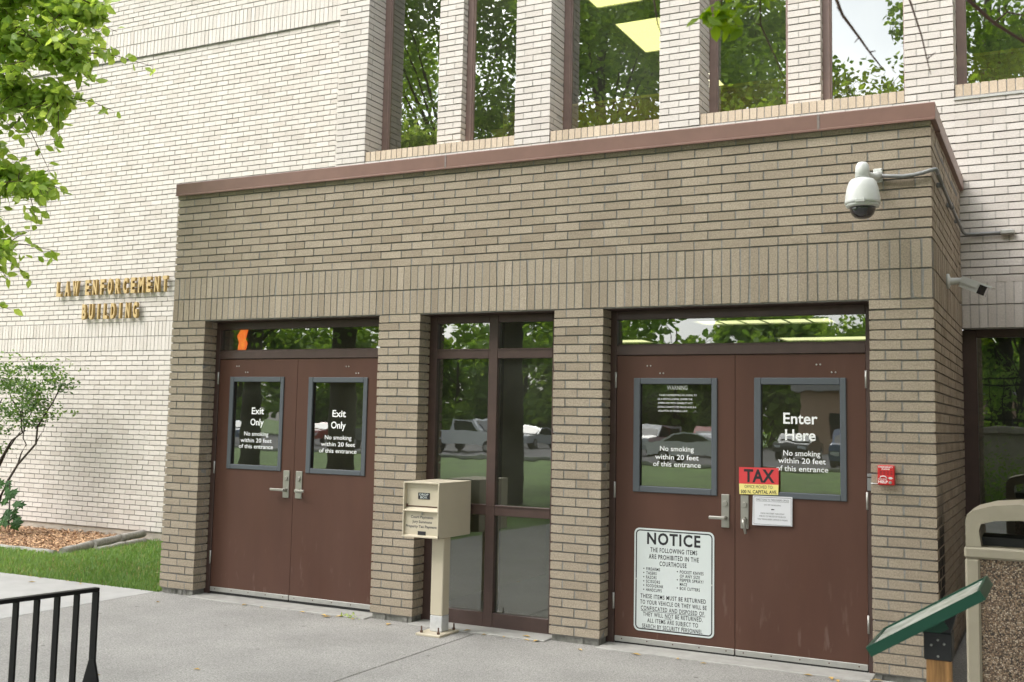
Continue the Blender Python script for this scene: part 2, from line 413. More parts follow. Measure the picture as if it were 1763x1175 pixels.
def aggregate_mat():
    m = bpy.data.materials.new('pebble_aggregate'); m.use_nodes = True
    n = m.node_tree.nodes; l = m.node_tree.links.new
    b = n['Principled BSDF']; b.inputs['Roughness'].default_value = .6
    t = n.new('ShaderNodeTexCoord'); v = n.new('ShaderNodeTexVoronoi'); v.inputs['Scale'].default_value = 125
    l(t.outputs['Object'], v.inputs['Vector'])
    s = n.new('ShaderNodeSeparateColor'); l(v.outputs['Color'], s.inputs[0])
    r = n.new('ShaderNodeValToRGB'); e = r.color_ramp.elements
    e[0].position = 0; e[0].color = (.035, .025, .02, 1); e[1].position = 1; e[1].color = (.56, .46, .35, 1)
    for p, c in ((.3, (.17, .11, .07)), (.55, (.28, .18, .105)), (.8, (.36, .27, .185))):
        k = e.new(p); k.color = (*c, 1)
    l(s.outputs[0], r.inputs[0])
    d = n.new('ShaderNodeMapRange'); d.inputs[1].default_value = .2; d.inputs[2].default_value = .75; d.inputs[3].default_value = 1; d.inputs[4].default_value = .35
    l(v.outputs['Distance'], d.inputs[0])
    mm = n.new('ShaderNodeMix'); mm.data_type = 'RGBA'; mm.blend_type = 'MULTIPLY'; mm.inputs[0].default_value = 1
    l(r.outputs[0], mm.inputs[6]); l(d.outputs[0], mm.inputs[7]); l(mm.outputs[2], b.inputs['Base Color'])
    bp = n.new('ShaderNodeBump'); bp.inputs['Strength'].default_value = .8; bp.inputs['Distance'].default_value = .004; bp.invert = True
    l(v.outputs['Distance'], bp.inputs['Height']); l(bp.outputs[0], b.inputs['Normal'])
    return m
M['aggregate'] = aggregate_mat()

# ---- text (Blender's own font turned into mesh, fitted to a width and a capital height)
_capcache = {}
def text_raw(body, bold=0.0, spacing=1.0, extrude=0.0, bevel=0.0):
    cu = bpy.data.curves.new('t', 'FONT'); cu.body = body; cu.size = 1; cu.offset = bold
    cu.space_character = spacing; cu.extrude = extrude; cu.bevel_depth = bevel; cu.bevel_resolution = 1
    cu.resolution_u = 3
    ob = bpy.data.objects.new('t', cu); COL.objects.link(ob)
    dg = bpy.context.evaluated_depsgraph_get(); dg.update()
    me = bpy.data.meshes.new_from_object(ob.evaluated_get(dg))
    vs = [tuple(v.co) for v in me.vertices]; fs = [tuple(p.vertices) for p in me.polygons]
    bpy.data.objects.remove(ob); bpy.data.curves.remove(cu); bpy.data.meshes.remove(me)
    return vs, fs
def text(mb, body, xa, xb, zbase, cap, y, bold=0.0, mat_i=0, spacing=1.0, depth=0, bevel=0.0, zslope=0.0):
    """fit the line between xa and xb, standing on zbase, facing -y in the plane y"""
    if 'H' not in _capcache: _capcache['H'] = max(v[1] for v in text_raw('H')[0])
    ch = _capcache['H']
    vs, fs = text_raw(body, bold, spacing, .5 if depth else 0, bevel)
    x0 = min(v[0] for v in vs); x1 = max(v[0] for v in vs)
    sx = (xb-xa)/(x1-x0); sz = cap/ch
    n = len(mb.v)
    for vx, vy, vz in vs:
        X = xa+(vx-x0)*sx
        mb.v.append((X, y - vz*depth, zbase+vy*sz + zslope*(X-xa)))
    for f in fs: mb.face(tuple(n+i for i in f), mat_i, .5)

def line(m, parent, *a, **k):
    b = MB(); text(b, *a, **k); return b.build('lettering', m, parent)

# ---- brickwork
B, C = .2032, .0685
J = .0115
def tone():
    t = random.gauss(.5, .17)
    if random.random() < .06: t -= .28
    return min(1, max(0, t))
def jit(a=.0022): return random.uniform(-a, a)
def rows_front(mb, x0, x1, yf, z0, n, par0, xa=0., depth=.095, retL=None, retR=None, ztop=None, rake=.0115, rec=.004):
    """running bond facing -y. par0: parity of the first row (odd rows have joints at whole bricks from xa)
    retL/retR: depth of the returns at the two ends (None: the wall goes on)"""
    for k in range(n):
        za = z0+k*C; zb = za+C-J
        if ztop is not None:
            if za > ztop-.01: break
            zb = min(zb, ztop)
        odd = (k+par0) % 2
        off = 0 if odd else B/2
        i = math.floor((x0-xa-off)/B)
        while True:
            a = xa+off+i*B; b = a+B; i += 1
            if a >= x1-1e-6: break
            a2, b2 = max(a, x0), min(b, x1)
            if b2-a2 < .015: continue
            la = a2+(J/2 if a2 > x0+1e-6 else 0); lb = b2-(J/2 if b2 < x1-1e-6 else 0)
            if lb-la < .012: continue
            d = depth; t = tone(); p = jit()
            half = (lb-la) < B*.6
            atL = retL and a2 <= x0+1e-6; atR = retR and b2 >= x1-1e-6
            if atL and half: d = retL
            if atR and half: d = retR
            mb.brick(la, lb, yf+p, yf+d, za, zb, 0, t)
            if atL and not half and retL > depth+.03: mb.box(x0+jit(), x0+.09, yf+depth+J, yf+retL, za, zb, 0, tone())
            if atR and not half and retR > depth+.03: mb.box(x1-.09, x1+jit(), yf+depth+J, yf+retR, za, zb, 0, tone())
        # head-joint mortar, a little behind the faces, inset at free ends
        il = .004 if retL else 0; ir = .004 if retR else 0
        dd = max(retL or .03, retR or .03, .03)-.004
        mb.box(x0+il, x1-ir, yf+rec, yf+dd, za+.0005, zb-.0005, 1, .5)
    il = rake if retL else 0; ir = rake if retR else 0
    zt = ztop if ztop is not None else z0+n*C
    dd = max(retL or .04, retR or .04, .04)-.006
    mb.box(x0+il, x1-ir, yf+rake, yf+dd, z0-J+.001, zt-.0005, 2, .5)
def soldiers_front(mb, x0, x1, yf, z0, n=2, depth=.09, rec=.004, xa=0., endR=None):
    pit = B/3
    for k in range(n):
        za = z0+k*B; zb = za+B-J
        i = round((x0-xa)/pit)
        while xa+i*pit < x1-.02:
            a = max(xa+i*pit+J/2, x0); b = min(xa+(i+1)*pit-J/2, x1); i += 1
            if b-a < .01: continue
            mb.brick(a, b, yf+jit(), yf+depth, za, zb, 0, tone())
        mb.box(x0, x1-(.004 if endR else 0), yf+rec, yf+.04, za+.0005, zb-.0005, 1, .5)
    mb.box(x0, x1-(.009 if endR else 0), yf+.009, yf+.05, z0-J+.001, z0+n*B-.0005, 2, .5)
def rows_side(mb, xf, y0, y1, z0, n, par0, ztop=None):
    """running bond facing +x, from the corner y0 back to y1; the corner bricks of the front are its headers"""
    for k in range(n):
        za = z0+k*C; zb = za+C-J
        if ztop is not None:
            if za > ztop-.01: break
            zb = min(zb, ztop)
        odd = (k+par0) % 2
        a = y0+(.095+J if odd else 0.)
        first = True
        while a < y1-.01:
            ln = B-J
            b = min(a+ln, y1)
            dx = .0966 if (first and not odd) else .06
            if not (first and not odd):
                mb.box(xf-dx, xf+jit(), a, b, za, zb, 0, tone())
            else:
                mb.box(xf-dx, xf+jit(), a, b, za, zb, 0, tone())
            a = b+J; first = False
        mb.box(xf-.03, xf-.004, y0+.006, y1, za+.0005, zb-.0005, 1, .5)
    zt = ztop if ztop is not None else z0+n*C
    mb.box(xf-.03, xf-.011, y0+.012, y1, z0-J+.001, zt-.0005, 2, .5)
def soldiers_side(mb, xf, y0, y1, z0, n=2):
    pit = B/3
    for k in range(n):
        za = z0+k*B; zb = za+B-J
        a = y0+.095
        while a < y1-.01:
            b = min(a+pit-J, y1)
            mb.box(xf-.05, xf+jit(), a+J, b+J, za, zb, 0, tone()); a += pit
        mb.box(xf-.02, xf-.004, y0+.08, y1, za+.0005, zb-.0005, 1, .5)
    mb.box(xf-.03, xf-.009, y0+.05, y1, z0-J+.001, z0+n*B-.0005, 2, .5)

G = -.055                    # plaza level
W = 33*B                     # width of the vestibule
PT = 36*C                    # top of the piers, underside of the soldier courses
ST = PT+2*B
CB, CT = 3.661, 3.779        # coping
YB, YL = 2.3804, 3.4427      # plane of the bay piers and right wall; plane of the left wing
BV = [M['brick'], M['mortar'], M['bed']]
BC = [M['brickc'], M['mortarc'], M['bedc']]

# =================================================================== setting: ground
def sheet(name, poly, z, m, thick=.0):
    b = MB()
    if thick: b.prism(poly, 2, z-thick, z)
    else:
        n = len(b.v); b.v += [(x, y, z) for x, y in poly]; b.face(tuple(range(n, n+len(poly))))
    o = b.build(name, m); tag(o, kind='structure'); return o
M['lawn'] = mat('lawn_turf', (.075, .14, .025), .95, noise=.5, nscale=.9, bump=.6, bscale=60, col2=(.14, .24, .045))
M['asphalt'] = mat('asphalt', (.085, .083, .085), .9, noise=.2, nscale=9, bump=.3, bscale=90)
sheet('ground', [(-400, -400), (400, -400), (400, 300), (-400, 300)], -.21, M['lawn'])
lb = MB(); lb.quad((-16, .02, -.066), (0, .02, -.066), (0, 3.5, -.125), (-16, 3.5, -.125))
tag(lb.build('lawn', M['lawn']), kind='structure')
def slabs(name, poly, m, joints):
    """concrete laid in separate pours with a real open joint between them"""
    b = MB()
    b.prism(poly, 2, G-.10, G-.012)
    for (x0, x1, y0, y1) in joints: b.bbox(x0, x1, y0, y1, G-.06, G, .003)
    o = b.build(name, m); tag(o, kind='structure'); return o
slabs('plaza', [(-.05, -11), (14, -11), (14, 2.38), (-.05, 2.38)], M['plaza'],
      [(-.045, 3.362, -4.4, 0.12), (3.372, 6.70, -4.4, 0.12), (6.71, 14, -4.4, 2.37), (-.045, 3.362, -11, -4.412), (3.372, 14, -11, -4.412)])
slabs('walkway', [(-16, -2.2), (-.05, -2.2), (-.05, .02), (-16, .02)], M['walk'],
      [(-16, -4.6, -2.2, .02), (-4.588, -.058, -2.2, .02)])
sheet('parking_lot', [(-90, -80), (60, -80), (60, -38), (-90, -38)], -.16, M['asphalt'])
kb = MB(); kb.bbox(-90, 60, -38.15, -37.95, -.19, -.03, .02)
tag(kb.build('kerb', M['walk']), kind='structure')

# =================================================================== main building
bld = empty('civic_building', (0, 3, 0), 'cream brick civic building with tall upper windows rising behind the low brown vestibule', 'building')
# left wing
mb = MB()
XL = -11.0
rows_front(mb, XL, .10, YL, 0, 36, 0, depth=.07)
soldiers_front(mb, XL, .10, YL-.004, PT, 2)
nr = int((6.765-ST)/C)
rows_front(mb, XL, .10, YL, ST, nr, 1, depth=.07)
zb = ST+nr*C
soldiers_front(mb, XL, .10, YL-.028, zb, 2)
mb.box(XL, .10, YL-.026, YL+.05, zb-.003, zb+.004, 2)
rows_front(mb, XL, .10, YL-.028, zb+2*B, 24, 0, depth=.09)
mb.box(XL, .10, YL+.03, YL+.3, -.15, zb+2*B+24*C, 1)
mb.build('wing_wall', BC, bld)
f = MB(); f.box(XL, .0, YL+.022, YL+.25, -.6, -.012); f.build('foundation', M['basec'], bld)
# bay piers and pillars: grid of rows of the bay lies 19.5 mm lower
Z0 = ST-.0195+9*C            # first row drawn above the vestibule roof
NR = 62
def pier(x0, x1, yf, dep, z0, name='pier'):
    b = MB()
    rows_front(b, x0, x1, yf, z0, NR-int(round((z0-Z0)/C)), 1 if round((z0-Z0)/C) % 2 == 0 else 0, xa=x0, depth=.095, retL=dep, retR=dep)
    return b.build(name, BC, bld)
SB, SZ = 4.492, 4.604        # sill underside and top
k_s = int(round((SB-Z0)/C))
pier(.072, .4784, YB, .345, Z0)
pier(2.385, 2.7914, YB, .345, Z0)
pier(3.984, 4.3904, YB, .345, Z0)
zp = Z0+(k_s+1)*C
pier(1.294, 1.5988, YB+.235, .11, zp, 'pillar')
pier(5.194, 5.4988, YB+.235, .11, zp, 'pillar')
# the last pier runs on into the wall on the right
mb = MB()
rows_front(mb, 6.272, 6.6784, YB, Z0, NR, 1, xa=6.272, depth=.095, retL=.345, retR=.345)
nlow = int(round((SB-Z0)/C))
rows_front(mb, 6.6784, 12, YB, ST-.0195, 9+nlow, 0, xa=6.272, depth=.07)
rows_front(mb, 8.6, 12, YB, SB-.0 , 50, 1, xa=6.272, depth=.07)
soldiers_front(mb, 6.70, 12, YB, PT, 2)
mb.box(6.70, 12, YB+.06, YB+.3, PT+.01, SB-.02, 1)
mb.build('right_wall', BC, bld)
# wall under the sills, behind the vestibule roof
mb = MB()
for xa, xb in ((.4784, 2.385), (2.7914, 3.984), (4.3904, 6.272)):
    rows_front(mb, xa, xb, YB+.004, Z0, k_s, 1, xa=.072, depth=.07)
mb.box(.08, 6.27, YB+.12, YB+.30, Z0-.4, SB-.02, 1)
mb.build('spandrel_wall', BC, bld)
# closing wall above the windows and return to the wing
mb = MB()
zt = Z0+NR*C
soldiers_front(mb, .072, 12, YB-.01, zt, 2)
rows_front(mb, .072, 12, YB, zt+2*B, 12, 0, depth=.07)
mb.box(.08, 12, YB+.07, YB+.5, zt, zt+2*B+12*C, 1)
mb.box(.075, .40, YB+.10, YL+.3, Z0-.5, zt+2*B+12*C, 1)
mb.box(XL, 12, YB+.4, 12, zt+2*B+12*C, zt+2*B+12*C+.1, 1)
mb.build('parapet_wall', BC, bld)
# rowlock sills
def sill(x0, x1, flash=False):
    b = MB(); pit = .0692
    n = max(1, round((x1-x0)/pit)); pit = (x1-x0)/n
    for i in range(n):
        a = x0+i*pit+.005; e = x0+(i+1)*pit-.005
        t = tone(); p = jit(.002)
        nn = len(b.v)
        yf, yb = YB+.012+p, YB+.36
        b.v += [(a, yf, SB+.006), (e, yf, SB+.006), (e, yb, SB+.006), (a, yb, SB+.006), (a, yf, SZ), (e, yf, SZ), (e, yb, SZ+.035), (a, yb, SZ+.035)]
        for q in ((0,3,2,1),(4,5,6,7),(0,1,5,4),(1,2,6,5),(2,3,7,6),(3,0,4,7)): b.face(tuple(nn+i_ for i_ in q), 0, t)
    b.box(x0, x1, YB+.02, YB+.35, SB-.008, SZ-.006, 1)
    return b.build('sill', [M['sillbrick'], M['mortarc']], bld)
sill(.482, 2.383); sill(2.795, 3.982); sill(4.394, 6.270); s6 = sill(6.682, 8.6)
f = MB(); f.box(6.675, 8.6, YB-.012, YB+.02, SB-.03, SB-.012); f.build('flashing', M['alu'], bld)
# upper windows
YW = YB+.345
def upper_window(x0, x1, fl=.07, fr_=.045):
    t = MB(); zt_ = Z0+NR*C
    z0 = SZ-.01
    t.bbox(x0, x0+fl, YW-.005, YW+.07, z0, zt_, .004)
    t.bbox(x0+fl*.62, x0+fl+.012, YW+.012, YW+.06, z0+.03, zt_, .003)
    t.bbox(x1-fr_, x1, YW-.005, YW+.07, z0, zt_, .004)
    t.bbox(x0+fl, x1-fr_, YW-.003, YW+.068, z0, z0+.062, .004)
    t.bbox(x0+fl, x1-fr_, YW-.003, YW+.068, zt_-.08, zt_, .004)
    wnd = t.build('window_frame', M['uframe'], bld)
    g = MB(); g.box(x0+fl-.005, x1-fr_+.005, YW+.035, YW+.043, z0+.05, zt_-.07)
    g.build('pane', M['uglass'], wnd)
for x0, x1 in ((.4784, 1.296), (1.597, 2.385), (2.7914, 3.984), (4.3904, 5.196), (5.497, 6.272), (6.6784, 8.6)): upper_window(x0, x1)
# upper storey room
r = MB()
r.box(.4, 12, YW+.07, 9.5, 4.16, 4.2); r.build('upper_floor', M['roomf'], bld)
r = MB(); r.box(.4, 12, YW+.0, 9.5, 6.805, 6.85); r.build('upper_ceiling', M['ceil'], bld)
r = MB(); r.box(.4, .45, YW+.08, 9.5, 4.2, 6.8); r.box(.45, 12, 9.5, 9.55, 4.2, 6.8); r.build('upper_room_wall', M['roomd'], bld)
def ceiling_light(x0, x1, y0, y1, z, m='lamp', grid=0):
    fr_ = MB()
    for a in ((x0-.03, x0, y0-.03, y1+.03), (x1, x1+.03, y0-.03, y1+.03), (x0, x1, y0-.03, y0), (x0, x1, y1, y1+.03)):
        fr_.box(*a, z-.02, z+.01)
    for i in range(1, grid):
        fr_.box(x0+(x1-x0)*i/grid-.012, x0+(x1-x0)*i/grid+.012, y0, y1, z-.014, z-.008)
    lt = fr_.build('ceiling_light', M['alu'], bld)
    d = MB(); d.box(x0, x1, y0, y1, z-.005, z+.004); d.build('diffuser', M[m], lt)
for x0, y0 in ((2.40, 3.4), (2.40, 5.2), (8.2, 5.2), (2.4, 7.4)): ceiling_light(x0, x0+.6, y0, y0+1.2, 6.80)
# glazed entrance on the right
XE0 = 6.735
t = MB(); ye = YB+.09
t.bbox(6.64, XE0+.075, ye, ye+.10, G, PT-.012, .004)
t.bbox(XE0+.075, 9.4, ye, ye+.10, PT-.075, PT+.03, .004)
t.bbox(XE0+.075, 9.4, ye, ye+.10, G, .12, .004)
t.bbox(7.95, 8.02, ye, ye+.10, .12, PT-.075, .004)
e_fr = t.build('entrance_frame', M['frame'], bld)
g = MB(); g.box(XE0+.07, 9.4, ye+.05, ye+.058, .11, PT-.07); g.build('pane', M['glass'], e_fr)
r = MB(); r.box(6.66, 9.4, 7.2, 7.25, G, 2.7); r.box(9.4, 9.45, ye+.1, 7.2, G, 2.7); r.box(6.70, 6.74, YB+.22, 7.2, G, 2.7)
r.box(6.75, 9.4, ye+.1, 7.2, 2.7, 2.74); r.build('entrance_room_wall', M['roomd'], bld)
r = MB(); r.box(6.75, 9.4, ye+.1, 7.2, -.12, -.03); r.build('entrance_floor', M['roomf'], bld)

# letters on the wing
lt = empty('wall_lettering', (-4.5, YL, 2.95), 'raised gold letters reading LAW ENFORCEMENT BUILDING on the cream brick wall', 'lettering')
M['gold'].node_tree.nodes['Principled BSDF'].inputs['Coat Weight'].default_value = .2
def letters(word, xa, xb, zbase, cap, zs=0):
    n = len(word); pit = (xb-xa)/(n-.38)
    for i, ch in enumerate(word):
        wid = pit*.55
        a = xa+i*pit; e = a+wid
        if ch == 'I': a, e = a+wid*.28, a+wid*.62
        if ch in 'MW': a -= wid*.08; e += wid*.16
        b = MB(); text(b, ch, a, e, zbase, cap, YL-.055, bold=.034, depth=.042, bevel=.006)
        # pins back to the wall
        b.box((a+e)/2-.006, (a+e)/2+.006, YL-.04, YL+.004, zbase+.05, zbase+.062)
        b.build('letter', M['gold'], lt)
letters('LAW', -5.575, -5.13, 3.276, .197)
letters('ENFORCEMENT', -4.985, -3.40, 3.278, .197)
letters('BUILDING', -5.025, -3.935, 2.928, .197)

# =================================================================== vestibule
ves = empty('entrance_vestibule', (3.35, 1.0, 0), 'low brown brick entrance vestibule with a metal coping and two pairs of brown doors', 'building')
RV = .165
def vpier(x0, x1, par, last=False):
    b = MB()
    rows_front(b, x0, x1, 0, 0, 36, par, retL=RV, retR=(.095 if last else RV))
    return b
for x0, x1, nm in ((0, 2*B, 0), (11.5*B, 13.5*B, 0), (19.5*B, 21.5*B, 0)):
    vpier(x0, x1, 0).build('pier', BV, ves)
mb = vpier(31*B, W, 0, True); mb.build('pier', BV, ves)
mb = MB()
soldiers_front(mb, 0, W, 0, PT, 2, endR=True)
rows_front(mb, 0, W, 0, ST, 12, 1, retR=.095, retL=.095, ztop=CB+.02)
mb.box(.01, W-.06, .035, .20, PT-.008, CB, 1)
mb.build('front_wall', BV, ves)
mb = MB()
rows_side(mb, W, 0, YB, 0, 36, 0)
soldiers_side(mb, W, 0, YB, PT, 2)
rows_side(mb, W, 0, YB, ST, 12, 1, ztop=CB+.02)
mb.box(W-.3, W-.028, .14, YB, -.0, CB, 1)
mst = M['brick'].copy(); mst.name = 'darkened_brick'
def add_dark_patch(m):
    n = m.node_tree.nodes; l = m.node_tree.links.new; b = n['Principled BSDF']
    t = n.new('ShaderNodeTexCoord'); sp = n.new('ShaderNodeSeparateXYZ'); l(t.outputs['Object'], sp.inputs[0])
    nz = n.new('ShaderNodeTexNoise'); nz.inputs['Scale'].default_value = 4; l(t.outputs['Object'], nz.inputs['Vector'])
    # darker patch: 0.4 m wide band by the corner, fading out above 1.1 m
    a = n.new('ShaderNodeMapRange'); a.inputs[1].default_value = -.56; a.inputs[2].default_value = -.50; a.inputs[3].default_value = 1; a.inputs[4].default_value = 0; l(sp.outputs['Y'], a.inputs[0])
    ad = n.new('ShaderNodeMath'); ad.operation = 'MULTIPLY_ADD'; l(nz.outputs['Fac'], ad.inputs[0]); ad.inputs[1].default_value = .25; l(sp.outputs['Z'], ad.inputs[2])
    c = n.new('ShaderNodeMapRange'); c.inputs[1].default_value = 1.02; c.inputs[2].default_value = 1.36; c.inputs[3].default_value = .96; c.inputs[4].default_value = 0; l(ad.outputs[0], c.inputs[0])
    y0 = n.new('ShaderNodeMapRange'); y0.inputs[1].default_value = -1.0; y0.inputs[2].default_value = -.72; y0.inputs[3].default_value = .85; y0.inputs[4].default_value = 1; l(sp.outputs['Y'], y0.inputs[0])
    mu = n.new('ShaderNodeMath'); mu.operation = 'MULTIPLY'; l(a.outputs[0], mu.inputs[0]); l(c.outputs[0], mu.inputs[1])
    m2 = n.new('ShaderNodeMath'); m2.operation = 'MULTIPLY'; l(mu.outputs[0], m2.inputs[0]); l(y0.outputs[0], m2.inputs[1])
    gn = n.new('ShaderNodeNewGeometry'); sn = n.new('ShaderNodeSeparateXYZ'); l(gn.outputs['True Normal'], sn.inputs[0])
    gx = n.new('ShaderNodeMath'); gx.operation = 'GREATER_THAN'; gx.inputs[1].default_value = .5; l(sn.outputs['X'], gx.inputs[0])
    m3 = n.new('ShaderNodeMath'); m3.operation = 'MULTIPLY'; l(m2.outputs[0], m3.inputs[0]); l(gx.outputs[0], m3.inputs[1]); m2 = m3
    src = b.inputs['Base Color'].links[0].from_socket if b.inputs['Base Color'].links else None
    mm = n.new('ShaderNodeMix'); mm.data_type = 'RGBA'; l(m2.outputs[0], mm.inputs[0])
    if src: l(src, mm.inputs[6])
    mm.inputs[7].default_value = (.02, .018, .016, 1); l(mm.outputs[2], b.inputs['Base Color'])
msm = M['mortar'].copy(); msm.name = 'darkened_mortar'
add_dark_patch(mst); add_dark_patch(msm)
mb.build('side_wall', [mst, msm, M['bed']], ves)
mb = MB(); mb.box(.0, .06, .1, YB+1.05, 0, CB, 0, .5); mb.build('west_wall', BV, ves)
# lintel soffit
mb = MB(); mb.box(.41, 31*B-.002, .012, .165, PT-.014, PT-.008); mb.build('lintel_plate', M['frame'], ves)
# coping with seams and drip edge
mb = MB()
def cope(x0, x1, z_off=0):
    mb.prism([(-.028, CB), (-.034, CB-.004), (-.034, CB+.008), (-.028, CB+.012), (-.028, CT-.006), (-.022, CT), (.32, CT-.02), (.32, CB)], 0, x0, x1)
cope(-.008, 2.96); cope(2.964, 5.975); cope(5.979, W+.03)
mb.box(W+.029, W+.0335, -.03, .322, CB+.004, CT-.008)
mb.prism([(W+.03, CB-.004), (W+.034, CB+.008), (W+.03, CT-.006), (W+.022, CT), (W-.28, CT-.02), (W-.28, CB)], 1, .322, YB+.002)
cp = mb.build('coping', M['copper'], ves)
mb = MB(); mb.box(2.955, 2.969, -.0305, -.02, CB, CT-.004); mb.build('coping_seam', M['seam'], cp)
mb = MB(); mb.box(5.969, 5.986, -.0305, -.02, CB, CT-.004)
mb.build('coping_seam', M['seam'], cp)
mb = MB(); mb.box(0, W, .3, YB, CB-.12, CB-.08); mb.build('roof', M['roof'], ves)
mb = MB(); mb.box(-.008, .02, .322, YB+1.06, CB, CT-.02); mb.build('coping', M['copper'], ves)
# rough foundation under the piers
for x0, x1 in ((0, 2*B), (11.5*B, 13.5*B), (19.5*B, 21.5*B), (31*B, W)):
    b = MB()
    ns = 9
    for i in range(ns):
        a = x0+.012+(x1-x0-.024)*i/ns; e = x0+.012+(x1-x0-.024)*(i+1)/ns
        b.box(a, e, .018+random.uniform(-.008, .012), .16, -.16, -.009+random.uniform(-.004, .0))
    if x1 > 6.5: b.box(W-.2, W-.012, .16, YB, -.16, -.009)
    b.build('foundation', M['base'], ves)

# brick block added just out of the picture to shade the right-hand wall
sb = empty('shade_block', (9.8, .6, 0), 'unseen low brown brick block added to shade the right-hand glass entrance', 'building')
XB = 8.36
mb = MB()
rows_side(mb, XB, -1.6, YB, 0, 36, 0); soldiers_side(mb, XB, -1.6, YB, PT, 2); rows_side(mb, XB, -1.6, YB, ST, 12, 1, ztop=CB)
mb.v = [(2*XB-x, y, z) for x, y, z in mb.v]; mb.f = [tuple(reversed(f)) for f in mb.f]
rows_front(mb, XB+.1, 11.6, -1.6, 0, 36, 0, retR=.095); soldiers_front(mb, XB+.1, 11.6, -1.6, PT, 2); rows_front(mb, XB+.1, 11.6, -1.6, ST, 12, 1, ztop=CB)
mb.box(XB+.03, 11.55, -1.5, YB-.02, -.2, CB, 1)
mb.build('wall', BV, sb)
mb = MB(); mb.bbox(XB-.03, 11.65, -1.63, YB-.03, CB, CT, .006); mb.build('coping', M['copper'], sb)

LITE = .038
def door(x0, x1, z0, z1, lite, inner, plate, lever_to, hinges_x, hinges, dots, texts, droop=False):
    y = .176
    d = MB()
    # leaf with a real hole for the glass
    lx0, lx1, lz0, lz1 = inner
    for q in ((x0, lx0, z0, z1), (lx1, x1, z0, z1), (lx0, lx1, z0, lz0), (lx0, lx1, lz1, z1)):
        d.box(q[0], q[1], y, y+.044, q[2], q[3])
    o = d.build('door', M['door'], ves)
    ox0, ox1, oz0, oz1 = lite
    fr_ = MB(); e = LITE
    fr_.bbox(ox0, lx0+.004, y-.011, y+.004, oz0, oz1, .004); fr_.bbox(lx1-.004, ox1, y-.011, y+.004, oz0, oz1, .004)
    fr_.bbox(lx0+.004, lx1-.004, y-.0105, y+.004, oz0, lz0+.004, .004); fr_.bbox(lx0+.004, lx1-.004, y-.0105, y+.004, lz1-.004, oz1, .004)
    fr_.build('window_frame', M['lite'], o)
    g = MB(); g.box(lx0-.003, lx1+.003, y+.018, y+.026, lz0-.003, lz1+.003); g.build('pane', M['glass'], o)
    gk = MB()
    for q in ((lx0, lx0+.005, lz0, lz1), (lx1-.005, lx1, lz0, lz1)): gk.box(q[0], q[1], y+.006, y+.016, q[2], q[3])
    for q in ((lx0+.005, lx1-.005, lz0, lz0+.005), (lx0+.005, lx1-.005, lz1-.005, lz1)): gk.box(q[0], q[1], y+.006, y+.016, q[2], q[3])
    gk.build('gasket', M['gasket'], o)
    px0, px1, pz0, pz1 = plate
    p = MB(); p.bbox(px0, px1, y-.009, y, pz0, pz1, .003); cx = (px0+px1)/2
    p.lathe([(.017, y-.022), (.02, y-.016), (.02, y-.008)], (cx, 0, pz0+.172), 'y', 16)
    p.build('handle_plate', M['steel'], o)
    lv = MB(); zl = pz0+.07
    lv.lathe([(.016, y-.05), (.016, y-.008)], (cx, 0, zl), 'y', 14)
    if droop:
        lv.tube([(cx, y-.052, zl), (cx+.006, y-.058, zl-.03), (cx+.022, y-.062, zl-.10)], [.013, .012, .010], 10)
    else:
        lv.bbox(min(cx, lever_to), max(cx, lever_to)+(.012 if lever_to < cx else 0), y-.064, y-.045, zl-.011, zl+.012, .005)
    lv.build('lever', M['steel'], o)
    for (ha, hb) in hinges:
        h = MB(); h.tube([(hinges_x, y-.007, ha), (hinges_x, y-.007, hb)], .0085, 10)
        h.build('hinge', M['alu'], o)
    s = MB(); s.bbox(x0+.002, x1-.002, y-.008, y+.002, z0-.002, z0+.038, .002)
    nb = 5
    for i in range(nb):
        s.lathe([(.005, y-.0105), (.005, y-.007)], (x0+.06+(x1-x0-.12)*i/(nb-1), 0, z0+.02), 'y', 8, 1)
    s.box(x0+.004, x1-.004, y-.004, y+.03, z0-.018, z0-.001, 2)
    s.build('door_sweep', [M['alu'], M['rust'], M['gasket']], o)
    if dots:
        for dx, dz in dots:
            for sx in (-.013, .013):
                b = MB(); b.lathe([(.0035, y-.0045), (.0065, y-.002), (.0065, y+.001)], (dx+sx, 0, dz), 'y', 10); b.build('bolt_cap', M['alu'], o)
    if texts:
        for (body, xa, xb, zb_, cap, bold, zs) in texts:
            b = MB(); text(b, body, xa, xb, zb_, cap, y+.0165, bold=bold*.6, zslope=zs); b.build('lettering', M['white'], o)
    return o
def nosmoke(cx, z1, z2, z3, w3, cap):
    return [('No smoking', cx-w3*.355, cx+w3*.355, z1, cap, .012, 0), ('within 20 feet', cx-w3*.455, cx+w3*.455, z2, cap, .012, 0),
            ('of this entrance', cx-w3*.5, cx+w3*.5, z3, cap, .012, 0)]
H1 = ((.226, .345), (1.05, 1.163), (1.875, 1.99))
door(.457, 1.3615, -.018, 2.108, (.590, 1.220, 1.100, 1.945), (.632, 1.184, 1.138, 1.903), (1.252, 1.320, .867, 1.108), 1.147, .446, H1,
     ((.671, 2.044), (.778, 1.987)),
     [('Exit', .842, .984, 1.605, .058, .03, 0), ('Only', .832, .986, 1.503, .058, .03, 0)] + nosmoke(.905, 1.407, 1.347, 1.292, .396, .036))
door(1.3655, 2.288, -.018, 2.108, (1.495, 2.127, 1.094, 1.941), (1.54, 2.088, 1.133, 1.900), (1.391, 1.462, .867, 1.108), 1.522, 2.297, H1,
     ((1.905, 2.036), (2.010, 1.977)),
     [('Exit', 1.748, 1.893, 1.595, .058, .03, 0), ('Only', 1.738, 1.895, 1.494, .058, .03, 0)] + nosmoke(1.818, 1.397, 1.338, 1.280, .40, .036))
H2 = ((.205, .322), (1.03, 1.15), (1.862, 1.982))
